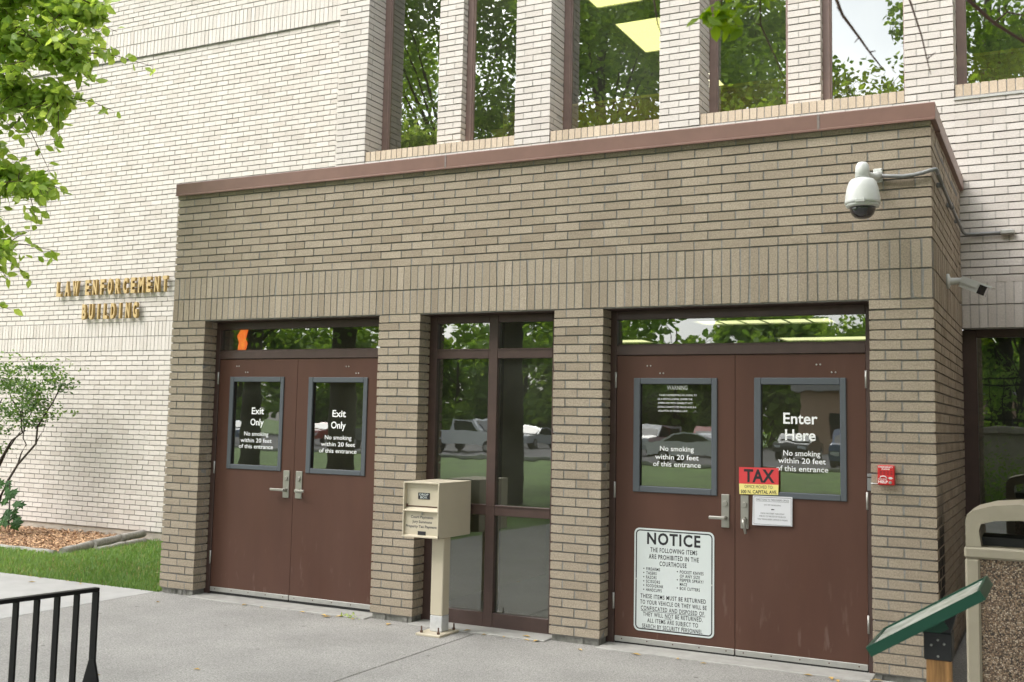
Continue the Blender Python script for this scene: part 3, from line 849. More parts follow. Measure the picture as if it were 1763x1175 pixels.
WARN = [('WARNING', 4.813, 4.972, 1.851, .030, .015, 0)]
for i, (s, a, e) in enumerate((('FALSELY REPRESENTING AN ANIMAL TO', 4.755, 5.043), ('BE A SERVICE ANIMAL UNDER THE', 4.742, 5.010), ('AMERICANS WITH DISABILITY ACT', 4.742, 5.012),
                               ('DOING CONSTITUTES FRAUD AND IS A', 4.742, 5.040), ('VIOLATION OF FEDERAL LAW', 4.742, 4.972))):
    WARN.append((s, a, e, 1.803-i*.0295, .0135, .0, 0))
door(4.421, 5.333, -.03, 2.108, (4.558, 5.205, 1.082, 1.937), (4.607, 5.166, 1.124, 1.895), (5.236, 5.295, .858, 1.096), 5.157, 4.413, H2,
     ((4.676, 2.029), (4.777, 1.973)), WARN + nosmoke(4.892, 1.393, 1.331, 1.278, .368, .036))
door(5.337, 6.245, -.03, 2.108, (5.475, 6.116, 1.088, 1.940), (5.522, 6.077, 1.127, 1.895), (5.377, 5.436, .858, 1.096), 5.43, 6.249, ((.214, .334), (1.04, 1.159), (1.868, 1.99)),
     ((5.928, 2.033), (6.032, 1.978)),
     [('Enter', 5.678, 5.917, 1.615, .075, .03, 0), ('Here', 5.690, 5.903, 1.498, .075, .03, 0)] + nosmoke(5.806, 1.389, 1.336, 1.280, .362, .037), droop=True)
def door_frame(x0, x1, jl, jr):
    """jambs, head and transom bar round a pair of doors, with the transom pane"""
    y = RV
    f = MB()
    f.bbox(x0-.05, jl, y+.001, y+.13, -.045, PT-.014, .003); f.bbox(jr, x1+.05, y+.001, y+.13, -.045, PT-.014, .003)
    f.bbox(jl, jr, y+.001, y+.13, 2.386, PT-.014, .003); f.bbox(jl, jr, y+.001, y+.13, 2.112, 2.182, .003)
    f.bbox(jl, jr, y+.02, y+.05, 2.176, 2.196, .003)
    o = f.build('door_frame', M['frame'], ves)
    g = MB(); g.box(jl, jr, y+.034, y+.042, 2.178, 2.392); g.build('transom_pane', M['glass'], o)
    k = MB(); xm = (jl+jr)/2-(.010 if x0 < 1 else -.002); k.box(xm-.006, xm+.006, y+.030, y+.046, -.03, 2.11); k.build('astragal', M['gasket'], o)
    return o
door_frame(2*B+.002, 11.5*B-.002, .4535, 2.2915)
df = door_frame(21.5*B+.002, 31*B-.002, 4.4175, 6.2485)
b = MB(); b.bbox(6.251, 6.285, .157, .168, 1.17, 1.255, .003); b.bbox(6.251, 6.283, .155, .168, 1.262, 1.285, .003); b.build('door_contact', M['pipe'], df)
# middle window
f = MB(); y = RV
x0, x1 = 13.5*B+.002, 19.5*B-.002
f.bbox(x0-.05, 2.815, y+.001, y+.12, -.05, PT-.014, .003); f.bbox(3.876, x1+.05, y+.001, y+.12, -.05, PT-.014, .003)
for za, zb_ in ((2.392, PT-.014), (2.096, 2.176), (.834, .916), (-.05, .068)):
    f.bbox(2.815, 3.307, y+.001, y+.12, za, zb_, .003); f.bbox(3.388, 3.876, y+.001, y+.12, za, zb_, .003)
f.bbox(3.307, 3.388, y-.001, y+.12, -.05, PT-.014, .003)
f.box(2.815, 3.876, y-.004, y+.004, 2.165, 2.172); f.box(2.815, 3.876, y-.006, y+.004, .907, .914)
wf = f.build('window_frame', M['frame'], ves)
for xa, xb in ((2.815, 3.307), (3.388, 3.876)):
    for za, zb_ in ((.068, .834), (.916, 2.096), (2.176, 2.392)):
        g = MB(); g.box(xa-.003, xb+.003, y+.035, y+.043, za-.003, zb_+.003); g.build('pane', M['glass'], wf)
# thresholds
for x0, x1 in ((2*B+.003, 11.5*B-.003), (13.5*B+.003, 19.5*B-.003), (21.5*B+.003, 31*B-.003)):
    b = MB(); b.bbox(x0, x1, -.075, .4, -.14, -.043, .006); b.build('threshold', M['slab'], ves)
b = MB(); b.bbox(31*B, W+.02, -.06, .02, -.14, -.047, .006); b.build('threshold', M['slab'], ves)
# lobby behind the doors
b = MB(); b.box(.07, W-.31, .30, 8.6, -.10, -.044); b.build('lobby_floor', M['roomf'], ves)
b = MB(); b.box(.07, W-.31, .25, 8.6, 2.756, 2.80); b.build('lobby_ceiling', M['ceil'], ves)
b = MB(); b.box(.06, .07, .25, 8.6, -.05, 2.76); b.box(W-.32, W-.305, .25, 8.6, -.05, 2.76); b.box(.07, W-.32, 8.6, 8.65, -.05, 2.76)
b.box(.07, W-.32, .25, .30, PT, 2.756)
b.build('lobby_wall', M['room'], ves)
b = MB(); b.box(2.25, 2.45, .32, 3.2, -.05, 2.7); b.build('lobby_partition', M['room'], ves)
def lobby_light(x0, x1, y0, y1, grid=0):
    z = 2.75; fr_ = MB()
    for a in ((x0-.03, x0, y0-.03, y1+.03), (x1, x1+.03, y0-.03, y1+.03), (x0, x1, y0-.03, y0), (x0, x1, y1, y1+.03)): fr_.box(*a, z-.02, z+.005)
    for i in range(1, grid): fr_.box(x0+(x1-x0)*i/grid-.012, x0+(x1-x0)*i/grid+.012, y0, y1, z-.014, z-.008)
    o = fr_.build('ceiling_light', M['alu'], ves)
    d = MB(); d.box(x0, x1, y0, y1, z-.005, z+.004); d.build('diffuser', M['lampl'], o)
lobby_light(3.86, 5.31, 3.92, 4.42, 6); lobby_light(4.23, 5.5, 6.3, 6.9); lobby_light(1.6, 2.43, 6.25, 6.8); lobby_light(.6, 1.9, 4.0, 4.5)

# =================================================================== things on and by the vestibule
# prohibited-items sign
sg = empty('notice_sign', (4.879, .165, .44), 'white metal NOTICE sign with black border listing prohibited items on the left enter door', 'sign')
def rrect(x0, x1, z0, z1, r_, n=6):
    p = []
    for cx, cz, a0 in ((x1-r_, z1-r_, 0), (x0+r_, z1-r_, 90), (x0+r_, z0+r_, 180), (x1-r_, z0+r_, 270)):
        for i in range(n+1):
            a = R(a0+90*i/n); p.append((cx+r_*math.cos(a), cz+r_*math.sin(a)))
    return p
X0, X1, Z0s, Z1s = 4.574, 5.184, .063, .816
b = MB(); b.prism(rrect(X0, X1, Z0s, Z1s, .04), 1, .1715, .1745); b.build('sign_plate', M['signw'], sg)
b = MB()
po = rrect(X0+.012, X1-.012, Z0s+.012, Z1s-.012, .032); pi_ = rrect(X0+.0205, X1-.0205, Z0s+.0205, Z1s-.0205, .0245)
n = len(po)
b.v += [(x, .1708, z) for x, z in po] + [(x, .1708, z) for x, z in pi_]
for i in range(n):
    j = (i+1) % n; b.face((i, n+i, n+j, j))
b.build('border', M['ink'], sg)
yt = .1706
def T(s, xa, xb, z, cap, bold=.0, bullet=False, under=None):
    b = MB(); text(b, s, xa, xb, z, cap, yt, bold=bold, spacing=1.16)
    if under: b.box(under[0], under[1], yt, yt+.0004, z-.0075, z-.0045)
    b.build('lettering', M['ink'], sg)
    if bullet:
        b = MB(); b.lathe([(.0045, yt), (.0045, yt+.0005)], (xa-.019, 0, z+.011), 'y', 8); b.build('bullet_point', M['ink'], sg)
T('NOTICE', 4.674, 5.082, .703, .080, .03)
T('THE FOLLOWING ITEMS', 4.700, 5.058, .645, .032, .014); T('ARE PROHIBITED IN THE', 4.688, 5.070, .595, .032, .014); T('COURTHOUSE', 4.772, 4.978, .547, .032, .014)
for i, s in enumerate(('FIREARMS', 'TASERS', 'RAZORS', 'SCISSORS', 'FOOD/DRINK', 'HANDCUFFS')):
    z = .508-i*.0305
    T(s, 4.669, 4.669+len(s)*.0134, z, .0215, .012, True)
for i, (s, bl) in enumerate((('POCKET KNIVES', 1), ('OF ANY SIZE', 0), ('PEPPER SPRAY/', 1), ('MACE', 0), ('BOX CUTTERS', 1))):
    z = .505-i*.0295
    T(s, 4.928, 4.928+len(s)*.0137, z, .0215, .012, bl)
for s, xa, xb, z in (('THESE ITEMS MUST BE RETURNED', 4.626, 5.124, .3045), ('TO YOUR VEHICLE OR THEY WILL BE', 4.624, 5.130, .2605), ('CONFISCATED AND DISPOSED OF.', 4.630, 5.118, .2165),
                     ('THEY WILL NOT BE RETURNED.', 4.646, 5.100, .1735), ('ALL ITEMS ARE SUBJECT TO', 4.680, 5.066, .1295), ('SEARCH BY SECURITY PERSONNEL.', 4.640, 5.104, .087)):
    T(s, xa, xb, z, .029, .012, under=(4.630, 5.118) if s[:4] == 'CONF' else (4.815, 4.866) if 'NOT ' in s else None)
b = MB()
for px, pz in ((4.59, .44), (5.168, .44)): b.lathe([(.006, .1695), (.006, .172)], (px, 0, pz), 'y', 10)
b.build('bolt', M['alu'], sg)
# tax sign
tx = empty('tax_notice', (5.51, .165, 1.2), 'red and yellow TAX office moved notice taped across the enter door window', 'notice')
b = MB(); b.prism([(5.368, 1.178), (5.650, 1.182), (5.651, 1.299), (5.368, 1.296)], 1, .1615, .1635); b.build('red_sheet', M['red'], tx)
b = MB(); b.prism([(5.371, 1.104), (5.647, 1.110), (5.650, 1.1815), (5.368, 1.1775)], 1, .1615, .1635); b.build('yellow_sheet', M['yellow'], tx)
line(M['ink'], tx, 'TAX', 5.403, 5.623, 1.194, .086, .1608, bold=.03, zslope=.012)
line(M['ink'], tx, 'OFFICE MOVED TO:', 5.408, 5.612, 1.149, .021, .1608, zslope=.012); line(M['ink'], tx, '500 N. CAPITAL AVE.', 5.380, 5.640, 1.111, .023, .1608, bold=.02, zslope=.02)

pp = empty('paper_notice', (5.6, .165, 1.0), 'white printed paper notice taped beside the drooping door handle', 'notice')
b = MB(); b.prism([(5.463, .890), (5.744, .896), (5.746, 1.100), (5.468, 1.098)], 1, .1625, .1640); b.build('sheet', M['paper'], pp)
b = MB(); yt2 = .1618
for xa, xb, z in ((5.474, 5.736, .898), (5.476, 5.738, 1.089)): b.box(xa, xb, yt2, yt2+.0005, z, z+.0022)
for xa, z in ((5.474, .898), (5.736, .898)): b.box(xa, xa+.002, yt2, yt2+.0005, z, z+.193)
line(M['ink'], pp, 'DIRECTIONS TO TREASURERS OFFICE', 5.490, 5.722, 1.066, .0125, yt2); b.box(5.490, 5.722, yt2, yt2+.0005, 1.060, 1.0615)
line(M['ink'], pp, 'OUT OF THE BUILDING', 5.548, 5.665, 1.032, .009, yt2)
b.prism([(5.595, 1.006), (5.606, 1.012), (5.606, 1.009), (5.620, 1.009), (5.620, 1.003), (5.606, 1.003), (5.606, 1.000)], 1, yt2, yt2+.0005)
line(M['ink'], pp, 'CROSS THE STREET TURN RIGHT', 5.522, 5.690, .972, .010, yt2); line(M['ink'], pp, 'AND GO TO THE END OF THE BLOCK', 5.512, 5.700, .952, .010, yt2); line(M['ink'], pp, 'THE TREASURERS OFFICE IS INSIDE', 5.500, 5.712, .930, .010, yt2)
b.build('border', M['ink'], pp)
# orange item in the transom
og = empty('orange_placard', (.66, .4, 2.25), 'small orange placard with an added glow behind the transom over the exit doors', 'sign')
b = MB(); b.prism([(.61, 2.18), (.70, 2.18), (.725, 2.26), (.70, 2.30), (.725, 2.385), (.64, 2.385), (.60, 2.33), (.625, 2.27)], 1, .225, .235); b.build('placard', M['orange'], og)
# emergency phone
ph = empty('emergency_phone', (6.40, 0, 1.285), 'small red emergency phone box with HELP lettering on the brick pier', 'phone')
b = MB(); b.bbox(6.347, 6.453, -.042, -.001, 1.222, 1.352, .005); b.build('housing', M['phone'], ph)
b = MB(); yp = -.0425
line(M['white'], ph, 'EMERGENCY', 6.353, 6.445, 1.336, .0095, yp, bold=.02); line(M['white'], ph, 'PHONE', 6.374, 6.424, 1.322, .0095, yp, bold=.02)
line(M['white'], ph, 'PUSH FOR', 6.352, 6.405, 1.257, .008, yp, bold=.01); line(M['white'], ph, 'HELP', 6.352, 6.411, 1.235, .0165, yp, bold=.03)
b.tube([(6.362, yp, 1.268), (6.368, yp-.001, 1.278), (6.383, yp-.001, 1.281), (6.398, yp-.001, 1.278), (6.404, yp, 1.268)], .0032, 6)
b.box(6.412, 6.445, yp, yp+.001, 1.267, 1.271); b.box(6.420, 6.437, yp, yp+.001, 1.262, 1.276)
b.build('symbol', M['white'], ph)
b = MB()
for i in range(3):
    for j in range(4): b.box(6.362+j*.022, 6.375+j*.022, yp-.0003, yp+.001, 1.292+i*.009, 1.295+i*.009)
b.build('speaker_slot', M['ink'], ph)
b = MB(); b.lathe([(.008, -.050), (.0105, -.047), (.0105, -.04)], (6.427, 0, 1.240), 'y', 14); b.build('button', M['steel'], ph)
b = MB(); b.tube([(6.347, -.006, 1.228), (6.32, -.004, 1.2285), (6.301, -.004, 1.228), (6.297, .02, 1.228), (6.297, .15, 1.228)], .003, 6); b.build('cable', M['white'], ph)
# dome camera
dm = empty('dome_camera', (6.30, 0, 3.3), 'white dome security camera hanging from a wall bracket with a smoked lower dome', 'camera')
cx, cy = 6.306, -.27
b = MB(); b.bbox(6.338, 6.398, -.018, .001, 3.262, 3.358, .006)
b.tube([(6.365, -.01, 3.305), (6.35, -.08, 3.285), (6.325, -.16, 3.28), (cx, -.23, 3.285), (cx, cy, 3.295)], [.034, .028, .028, .032, .040], 14)
b.build('bracket', M['camw'], dm)
b = MB(); b.lathe([(.010, 3.352), (.030, 3.346), (.042, 3.325), (.045, 3.30), (.047, 3.235)], (cx, cy, 0)); b.build('neck', M['camw'], dm)
b = MB(); b.lathe([(.05, 3.238), (.072, 3.232), (.088, 3.212), (.100, 3.175), (.108, 3.13), (.113, 3.085), (.114, 3.07), (.108, 3.066)], (cx, cy, 0), seg=36); b.build('housing', M['camw'], dm)
b = MB(); b.lathe([(.107, 3.070), (.106, 3.050), (.094, 3.043), (.086, 3.043)], (cx, cy, 0), seg=36)
b.bbox(cx-.03, cx+.03, cy-.118, cy-.09, 3.062, 3.085, .003); b.build('trim_ring', M['camg'], dm)
b = MB(); b.lathe([(.084, 3.046), (.081, 3.025), (.070, 2.998), (.050, 2.978), (.025, 2.969), (.004, 2.967)], (cx, cy, 0), seg=36); b.build('dome', M['smoke'], dm)
cd = MB()
pts = [(6.40, -.035, 3.300), (6.46, -.036, 3.293), (6.53, -.034, 3.286), (6.60, -.033, 3.290), (6.66, -.034, 3.300), (6.705, -.034, 3.312), (6.735, -.030, 3.318), (6.742, .0, 3.312), (6.742, .05, 3.305)]
cd.tube(pts, .0135, 10)
cd.tube([(6.742, .05, 3.305), (6.740, .5, 3.292), (6.738, 1.2, 3.280), (6.738, 2.05, 3.272), (6.738, 2.24, 3.270), (6.75, 2.325, 3.268), (6.80, 2.352, 3.268), (6.9, 2.355, 3.268), (7.02, 2.355, 3.268)], .0125, 10)
cond = empty('conduit', (6.74, 0, 3.29), 'grey electrical conduit bending round the vestibule corner to the back wall', 'conduit')
cd.build('pipe', M['pipe'], cond)
b = MB(); b.bbox(7.02, 7.13, 2.325, 2.379, 3.25, 3.29, .008); b.build('conduit_body', M['alu'], cond)
b = MB()
for yy in (.35, 1.1, 1.8): b.bbox(6.706, 6.752, yy-.012, yy+.012, 3.272, 3.305, .003)
b.tube([(6.738, 1.13, 3.281), (6.738, 1.2, 3.280)], .017, 10)
b.build('strap', M['pipe'], cond)
# bullet camera
bc = empty('bullet_camera', (6.71, 1.0, 2.69), 'white bullet security camera on a short arm at the side wall', 'camera')
b = MB(); b.lathe([(.056, 6.706), (.056, 6.722), (.035, 6.730), (.026, 6.735), (.024, 6.80), (.03, 6.812), (.03, 6.825)], (0, 1.0, 2.695), 'x', 22); b.build('arm', M['camw'], bc)
ax = Vector((.87, -.12, -.40)).normalized()
def along(t, u=0, v=0):
    base = Vector((6.815, 1.0, 2.688)); s_ = ax.cross(Vector((0, 0, 1))).normalized(); q = s_.cross(ax)
    return tuple(base+ax*t+s_*u+q*v)
def obox(b, t0, t1, u0, u1, v0, v1, mat=0, t1top=None):
    n = len(b.v)
    for t, tt in ((t0, t0), (t1, t1top or t1)):
        b.v += [along(t, u0, v0), along(t, u1, v0), along(tt, u1, v1), along(tt, u0, v1)]
    for q in ((0, 1, 2, 3), (4, 7, 6, 5), (0, 4, 5, 1), (1, 5, 6, 2), (2, 6, 7, 3), (3, 7, 4, 0)): b.face(tuple(n+i for i in q), mat)
b = MB(); obox(b, -.005, .155, -.038, .038, -.042, .026); b.build('housing', M['camw'], bc)
b = MB(); obox(b, -.01, .215, -.045, .045, .024, .038); obox(b, -.01, .118, -.045, -.0392, -.012, .0238); obox(b, -.01, .118, .0392, .045, -.012, .0238); b.build('sun_shield', M['camw'], bc)
b = MB(); obox(b, .128, .182, -.0385, .0385, -.0445, .0235); b.build('lens_face', M['smoke'], bc)

# drop box
db = empty('drop_box', (3.03, -.13, G), 'cream metal DROP BOX on a square post in front of the window', 'mailbox')
bx0, bx1, by0, by1, bz0, bz1 = 2.868, 3.192, -.385, .128, .678, 1.104
b = MB(); t_ = .012
b.bbox(bx0, bx1, by0+.004, by1, bz1-t_, bz1, .002); b.bbox(bx0, bx0+t_, by0, by1, bz0, bz1-t_, .002); b.bbox(bx1-t_, bx1, by0, by1, bz0, bz1-t_, .002)
b.bbox(bx0+t_, bx1-t_, by0+.02, by1, bz0, bz0+t_, .002); b.box(bx0+t_, bx1-t_, by1-t_, by1, bz0+t_, bz1-t_)
b.build('box_shell', M['cream'], db)
b = MB()
b.bbox(bx0+t_, bx1-t_, by0+.036, by0+.046, .918, bz1-t_, .002)          # chute door
b.build('chute_door', M['cream'], db)
b = MB(); b.prism([(by0-.006, .882), (by0-.004, .879), (by0+.03, .893), (by0+.055, .916), (by0+.05, .919), (by0+.024, .899)], 0, bx0+.006, bx1-.006); b.build('chute_lip', M['cream'], db)
b = MB(); b.box(bx0+t_+.002, bx1-t_-.002, by0+.034, by0+.05, .912, .920); b.bbox(bx0+.016, bx0+.028, by0+.022, by0+.036, .910, .932, .002)
b.build('hinge_bar', M['rust'], db)
b = MB(); b.bbox(bx0+t_, bx1-t_, by0+.020, by0+.032, bz0+.018, .888, .002); b.build('lower_door', M['cream'], db)
b = MB(); b.prism([(by0-.006, bz0+.004), (by0-.006, bz0+.012), (by0+.022, bz0+.022), (by0+.022, bz0+.004)], 0, bx0, bx1); b.build('bottom_lip', M['cream'], db)
b = MB(); b.lathe([(.008, by0+.010), (.011, by0+.014), (.011, by0+.021)], (3.036, 0, .862), 'y', 14); b.build('lock', M['steel'], db)
b = MB(); b.bbox(2.985, 3.091, by0+.033, by0+.037, .972, 1.022, .001); b.build('black_plate', M['ink'], db)
b = MB(); b.bbox(3.000, 3.072, by0+.0165, by0+.0205, .697, .728, .001); b.build('black_plate', M['ink'], db)
line(M['signw'], db, 'DROP', 2.998, 3.078, 1.0, .016, by0+.0325, bold=.01); line(M['signw'], db, 'BOX', 3.007, 3.069, .978, .016, by0+.0325, bold=.01)
M['navy'] = mat('navy_ink', (.03, .035, .055), .6)
yq = by0+.0192
line(M['navy'], db, 'Court Payments', 2.934, 3.136, .826, .020, yq, bold=.012); line(M['navy'], db, 'Jury Summons', 2.948, 3.124, .790, .020, yq, bold=.012); line(M['navy'], db, 'Property Tax Payments', 2.890, 3.178, .754, .020, yq, bold=.012)

b = MB(); b.bbox(3.071, 3.179, -.268, -.160, .085, bz0, .006)
b.build('post', M['cream'], db)
b = MB(); b.bbox(3.0705, 3.1795, -.2685, -.1595, G+.018, .0855, .006); b.build('post_foot', M['galv'], db)
b = MB(); b.bbox(3.015, 3.232, -.385, -.088, G, G+.018, .003); b.build('base_plate', M['cream'], db)
for px, py in ((3.045, -.345), (3.195, -.345), (3.20, -.115), (3.045, -.115)):
    b = MB(); b.lathe([(.012, G+.018), (.012, G+.032), (.007, G+.034), (.006, G+.066), (.003, G+.068)], (px, py, 0), 'z', 8); b.build('bolt', M['rust'], db)

# litter bin
bn = empty('litter_bin', (7.2, -.22, G), 'tan litter bin with brown pebble panels and an arched hood beside the vestibule corner', 'bin')
nx0, nx1, ny0, ny1 = 6.905, 7.50, -.52, .075
b = MB()
for px in (nx0, nx1-.082):
    for py in (ny0, ny1-.082): b.bbox(px, px+.082, py, py+.082, G, .835, .012)
b.build('corner_post', M['taupe'], bn)
b = MB(); b.box(nx0+.02, nx1-.02, ny0+.02, ny1-.02, G+.04, .835); b.build('side_panel', M['aggregate'], bn)
b = MB(); b.bbox(nx0-.004, nx1+.004, ny0-.004, ny1+.004, .836, .905, .012); b.build('lid_base', M['taupe'], bn)
# hood: two arched side frames joined by a curved roof
def hood_out(s=0.):
    xa, xb = nx0+.006+s, nx1-.006-s
    return xa, xb
b = MB(); xa, xb = hood_out()
out = [(xa, .906), (xa, 1.06), (xa+.012, 1.095), (xa+.045, 1.118), (xa+.15, 1.150), ((xa+xb)/2, 1.165), (xb-.15, 1.150), (xb-.045, 1.118), (xb-.012, 1.095), (xb, 1.06), (xb, .906)]
inn = [(xb-.085, .906), (xb-.072, 1.00), (xb-.085, 1.04), (xb-.16, 1.062), ((xa+xb)/2, 1.072), (xa+.16, 1.062), (xa+.085, 1.04), (xa+.072, 1.00), (xa+.085, .906)]
b.prism(out[::-1]+inn[::-1], 1, ny0+.004, ny1-.004); hd = b.build('hood', M['taupe'], bn)
b = MB(); b.box(nx0+.085, nx1-.085, ny0+.14, ny1-.14, .905, .955); b.build('bin_mouth', M['gasket'], bn)

# information panel on a post
ip = empty('information_panel', (6.95, -2.6, G), 'green framed tilted information panel on a cedar post near the viewer', 'sign')
def slope(x): return .687+(x-6.692)*(.272/.436)
ang = math.atan2(.272, .436); nxv, nzv = -math.sin(ang), math.cos(ang)
def pan(b, x0, x1, y0, y1, d0, d1, mat_i=0):
    n = len(b.v)
    for d in (d0, d1):
        for x, y in ((x0, y0), (x1, y0), (x1, y1), (x0, y1)): b.v.append((x+nxv*d, y, slope(x)+nzv*d))
    for q in ((0, 3, 2, 1), (4, 5, 6, 7), (0, 1, 5, 4), (1, 2, 6, 5), (2, 3, 7, 6), (3, 0, 4, 7)): b.face(tuple(n+i for i in q), mat_i)
px0, px1, py0, py1 = 6.692, 7.128, -2.855, -2.345
b = MB()
pan(b, px0, px1, py0, py0+.012, -.042, 0); pan(b, px0, px1, py1-.012, py1, -.042, 0); pan(b, px0, px0+.012, py0+.012, py1-.012, -.042, 0); pan(b, px1-.012, px1, py0+.012, py1-.012, -.042, 0)
b.build('panel_frame', M['green'], ip)
b = MB(); pan(b, px0+.012, px1-.012, py0+.012, py1-.012, -.022, -.008); b.build('panel_face', M['panelface'], ip)
b = MB(); pan(b, px0+.012, px1-.012, py0+.012, py1-.012, -.040, -.024); pan(b, 6.86, 6.945, -2.66, -2.54, -.095, -.040); b.build('mounting_channel', M['green'], ip)
b = MB(); b.bbox(6.896, 7.006, -2.662, -2.542, .630, .745, .004); b.prism([(6.93, .74), (7.0, .74), (7.03, .845), (6.93, .79)], 1, -2.655, -2.549); b.build('bracket', M['bracket'], ip)
b = MB()
for dx, dz in ((6.952, .715), (6.926, .692), (6.976, .700), (6.952, .648)): b.lathe([(.003, -2.667), (.0055, -2.664), (.0055, -2.66)], (dx, 0, dz), 'y', 8)
b.build('rivet', M['alu'], ip)
b = MB(); b.bbox(6.904, 6.998, -2.652, -2.552, G-.3, .74, .006); b.build('post', M['wood'], ip)

# bike rack
rk = empty('bicycle_rack', (2.48, -3.5, G), 'black steel bicycle rack with upright bars on the plaza', 'rack')
e0 = Vector((2.517, -3.074, .572)); dr = Vector((-.135, -.99, 0)).normalized()
b = MB(); nrm = Vector((-dr.y, dr.x, 0))
def obx(b, p0, p1, hw, z0, z1, m=0):
    n = len(b.v); h = nrm*hw
    for p in (p0, p1):
        b.v += [(p.x-h.x, p.y-h.y, z0), (p.x+h.x, p.y+h.y, z0), (p.x+h.x, p.y+h.y, z1), (p.x-h.x, p.y-h.y, z1)]
    for q in ((0, 3, 2, 1), (4, 5, 6, 7), (0, 1, 5, 4), (1, 2, 6, 5), (2, 3, 7, 6), (3, 0, 4, 7)): b.face(tuple(n+i for i in q), m)
obx(b, e0, e0+dr*1.8, .022, .568, .590); b.build('top_rail', M['black'], rk)
for i in range(15):
    p = e0+dr*(.002+i*.122)
    b = MB(); obx(b, p, p+dr*.012, (.0225) if i else .026, G+.02 if i in (0, 14) else .06, .5675); b.build('bar', M['black'], rk)
b = MB(); obx(b, e0+dr*.014, e0+dr*1.71, .019, .045, .0595); b.build('bottom_rail', M['black'], rk)
for i in (0, 14):
    p = e0+dr*(.002+i*.122); b = MB()
    n = len(b.v)
    for q in (p-dr*.001, p+dr*.013):
        for s_, z in ((-.0225, .19), (.0225, .19), (.11, G+.008), (.11, G), (-.11, G), (-.11, G+.008)):
            b.v.append((q.x+nrm.x*s_, q.y+nrm.y*s_, z))
    b.face(tuple(n+i_ for i_ in range(6))); b.face(tuple(n+6+i_ for i_ in reversed(range(6))))
    for i_ in range(6): b.face((n+i_, n+6+i_, n+6+(i_+1) % 6, n+(i_+1) % 6))
    b.build('foot_gusset', M['black'], rk)

# =================================================================== planting bed on the left
def log(p0, p1, r_, label):
    p0, p1 = Vector(p0), Vector(p1); b = MB()
    k = 6; pts = [p0.lerp(p1, i/k)+Vector((jit(.004), jit(.004), jit(.004))) for i in range(k+1)]
    b.tube(pts, [r_*random.uniform(.95, 1.05) for _ in pts], 12)
    o = b.build('edging_log', M['log'], None, tuple(p0)); tag(o, label, 'edging log', 'timber edging logs round the mulch bed')
log((-3.145, 1.62, -0.075), (-3.33, 2.22, -0.055), .052, 'grey edging log at the mulch bed corner running towards the wall')
log((-3.345, 2.27, -0.055), (-3.46, 2.8, -0.035), .052, 'grey edging log in the middle of the mulch bed side')
log((-3.47, 2.83, -0.035), (-3.6, 3.36, -0.025), .050, 'grey edging log nearest the cream wall, topmost of the bed side')
log((-3.1, 2.1, -0.105), (-3.28, 2.72, -0.095), .045, 'lower grey edging log in the grass beside the bed side')
log((-3.3, 2.76, -0.1), (-3.38, 3.16, -0.095), .045, 'lower grey edging log with a split end beside the wall')
log((-3.2, 1.57, -0.1), (-4.35, 1.6, -0.1), .048, 'grey edging log along the front of the mulch bed')
log((-4.4, 1.6, -0.105), (-5.9, 1.62, -0.105), .048, 'grey edging log at the front of the mulch bed by the frame edge')
b = MB()
for i in range(7500):
    y = random.uniform(1.64, 3.42); xr = -3.22-(y-1.62)*.235
    x = xr-random.expovariate(.55) if random.random() < .8 else random.uniform(-9, xr)
    if x < -9: continue
    l_, w_ = random.uniform(.018, .06), random.uniform(.006, .018); a = random.uniform(0, 6.28)
    z = -.088+random.uniform(-.01, .025)
    u = Vector((math.cos(a)*l_/2, math.sin(a)*l_/2, random.uniform(-.012, .012))); v = Vector((-math.sin(a)*w_/2, math.cos(a)*w_/2, random.uniform(-.004, .004)))
    c = Vector((x, y, z)); b.quad(c-u-v, c+u-v, c+u+v, c-u+v, 0, random.random())
tag(b.build('mulch', M['chip']), 'loose tan wood chip mulch filling the planting bed', 'mulch', kind='stuff')
M['soil'] = mat('mulch_soil', (.20, .115, .065), .95, noise=.5, nscale=30, bump=.8, bscale=60)
sheet('planting_bed', [(-9, 1.6), (-3.2, 1.6), (-3.62, 3.45), (-9, 3.45)], -.095, M['soil'])
# grass
b = MB()
def blade(x, y, z, h):
    a = random.uniform(0, 6.28); w_ = random.uniform(.0025, .0045); ln = h*random.uniform(.15, .7)
    dx, dy = math.cos(a), math.sin(a); n = len(b.v)
    b.v += [(x-dy*w_, y+dx*w_, z), (x+dy*w_, y-dx*w_, z), (x+dx*ln*.4+dy*w_*.8, y+dy*ln*.4-dx*w_*.8, z+h*.6), (x+dx*ln*.4-dy*w_*.8, y+dy*ln*.4+dx*w_*.8, z+h*.6), (x+dx*ln, y+dy*ln, z+h)]
    t = min(1, max(0, random.gauss(.45+.18*math.sin(x*2.1+y*1.3), .22)))
    mi = 1 if random.random() < .05+.07*max(0, math.sin(x*1.7-y*2.3)) else 0
    b.face((n, n+1, n+2, n+3), mi, t); b.face((n+3, n+2, n+4), mi, t)
for i in range(60000):
    x = -.02-random.random()**1.15*7.5; y = random.uniform(.0, 3.42)
    if y > 1.52 and x < -3.05-(y-1.6)*.22: continue
    blade(x, y, -.070-.0172*y, random.uniform(.03, .065))
M['straw'] = mat('dry_grass', (.34, .29, .12), .9, tone=.3)
tag(b.build('grass', [M['grass'], M['straw']]), 'short green lawn grass between the walkway and mulch bed', 'grass', kind='stuff')

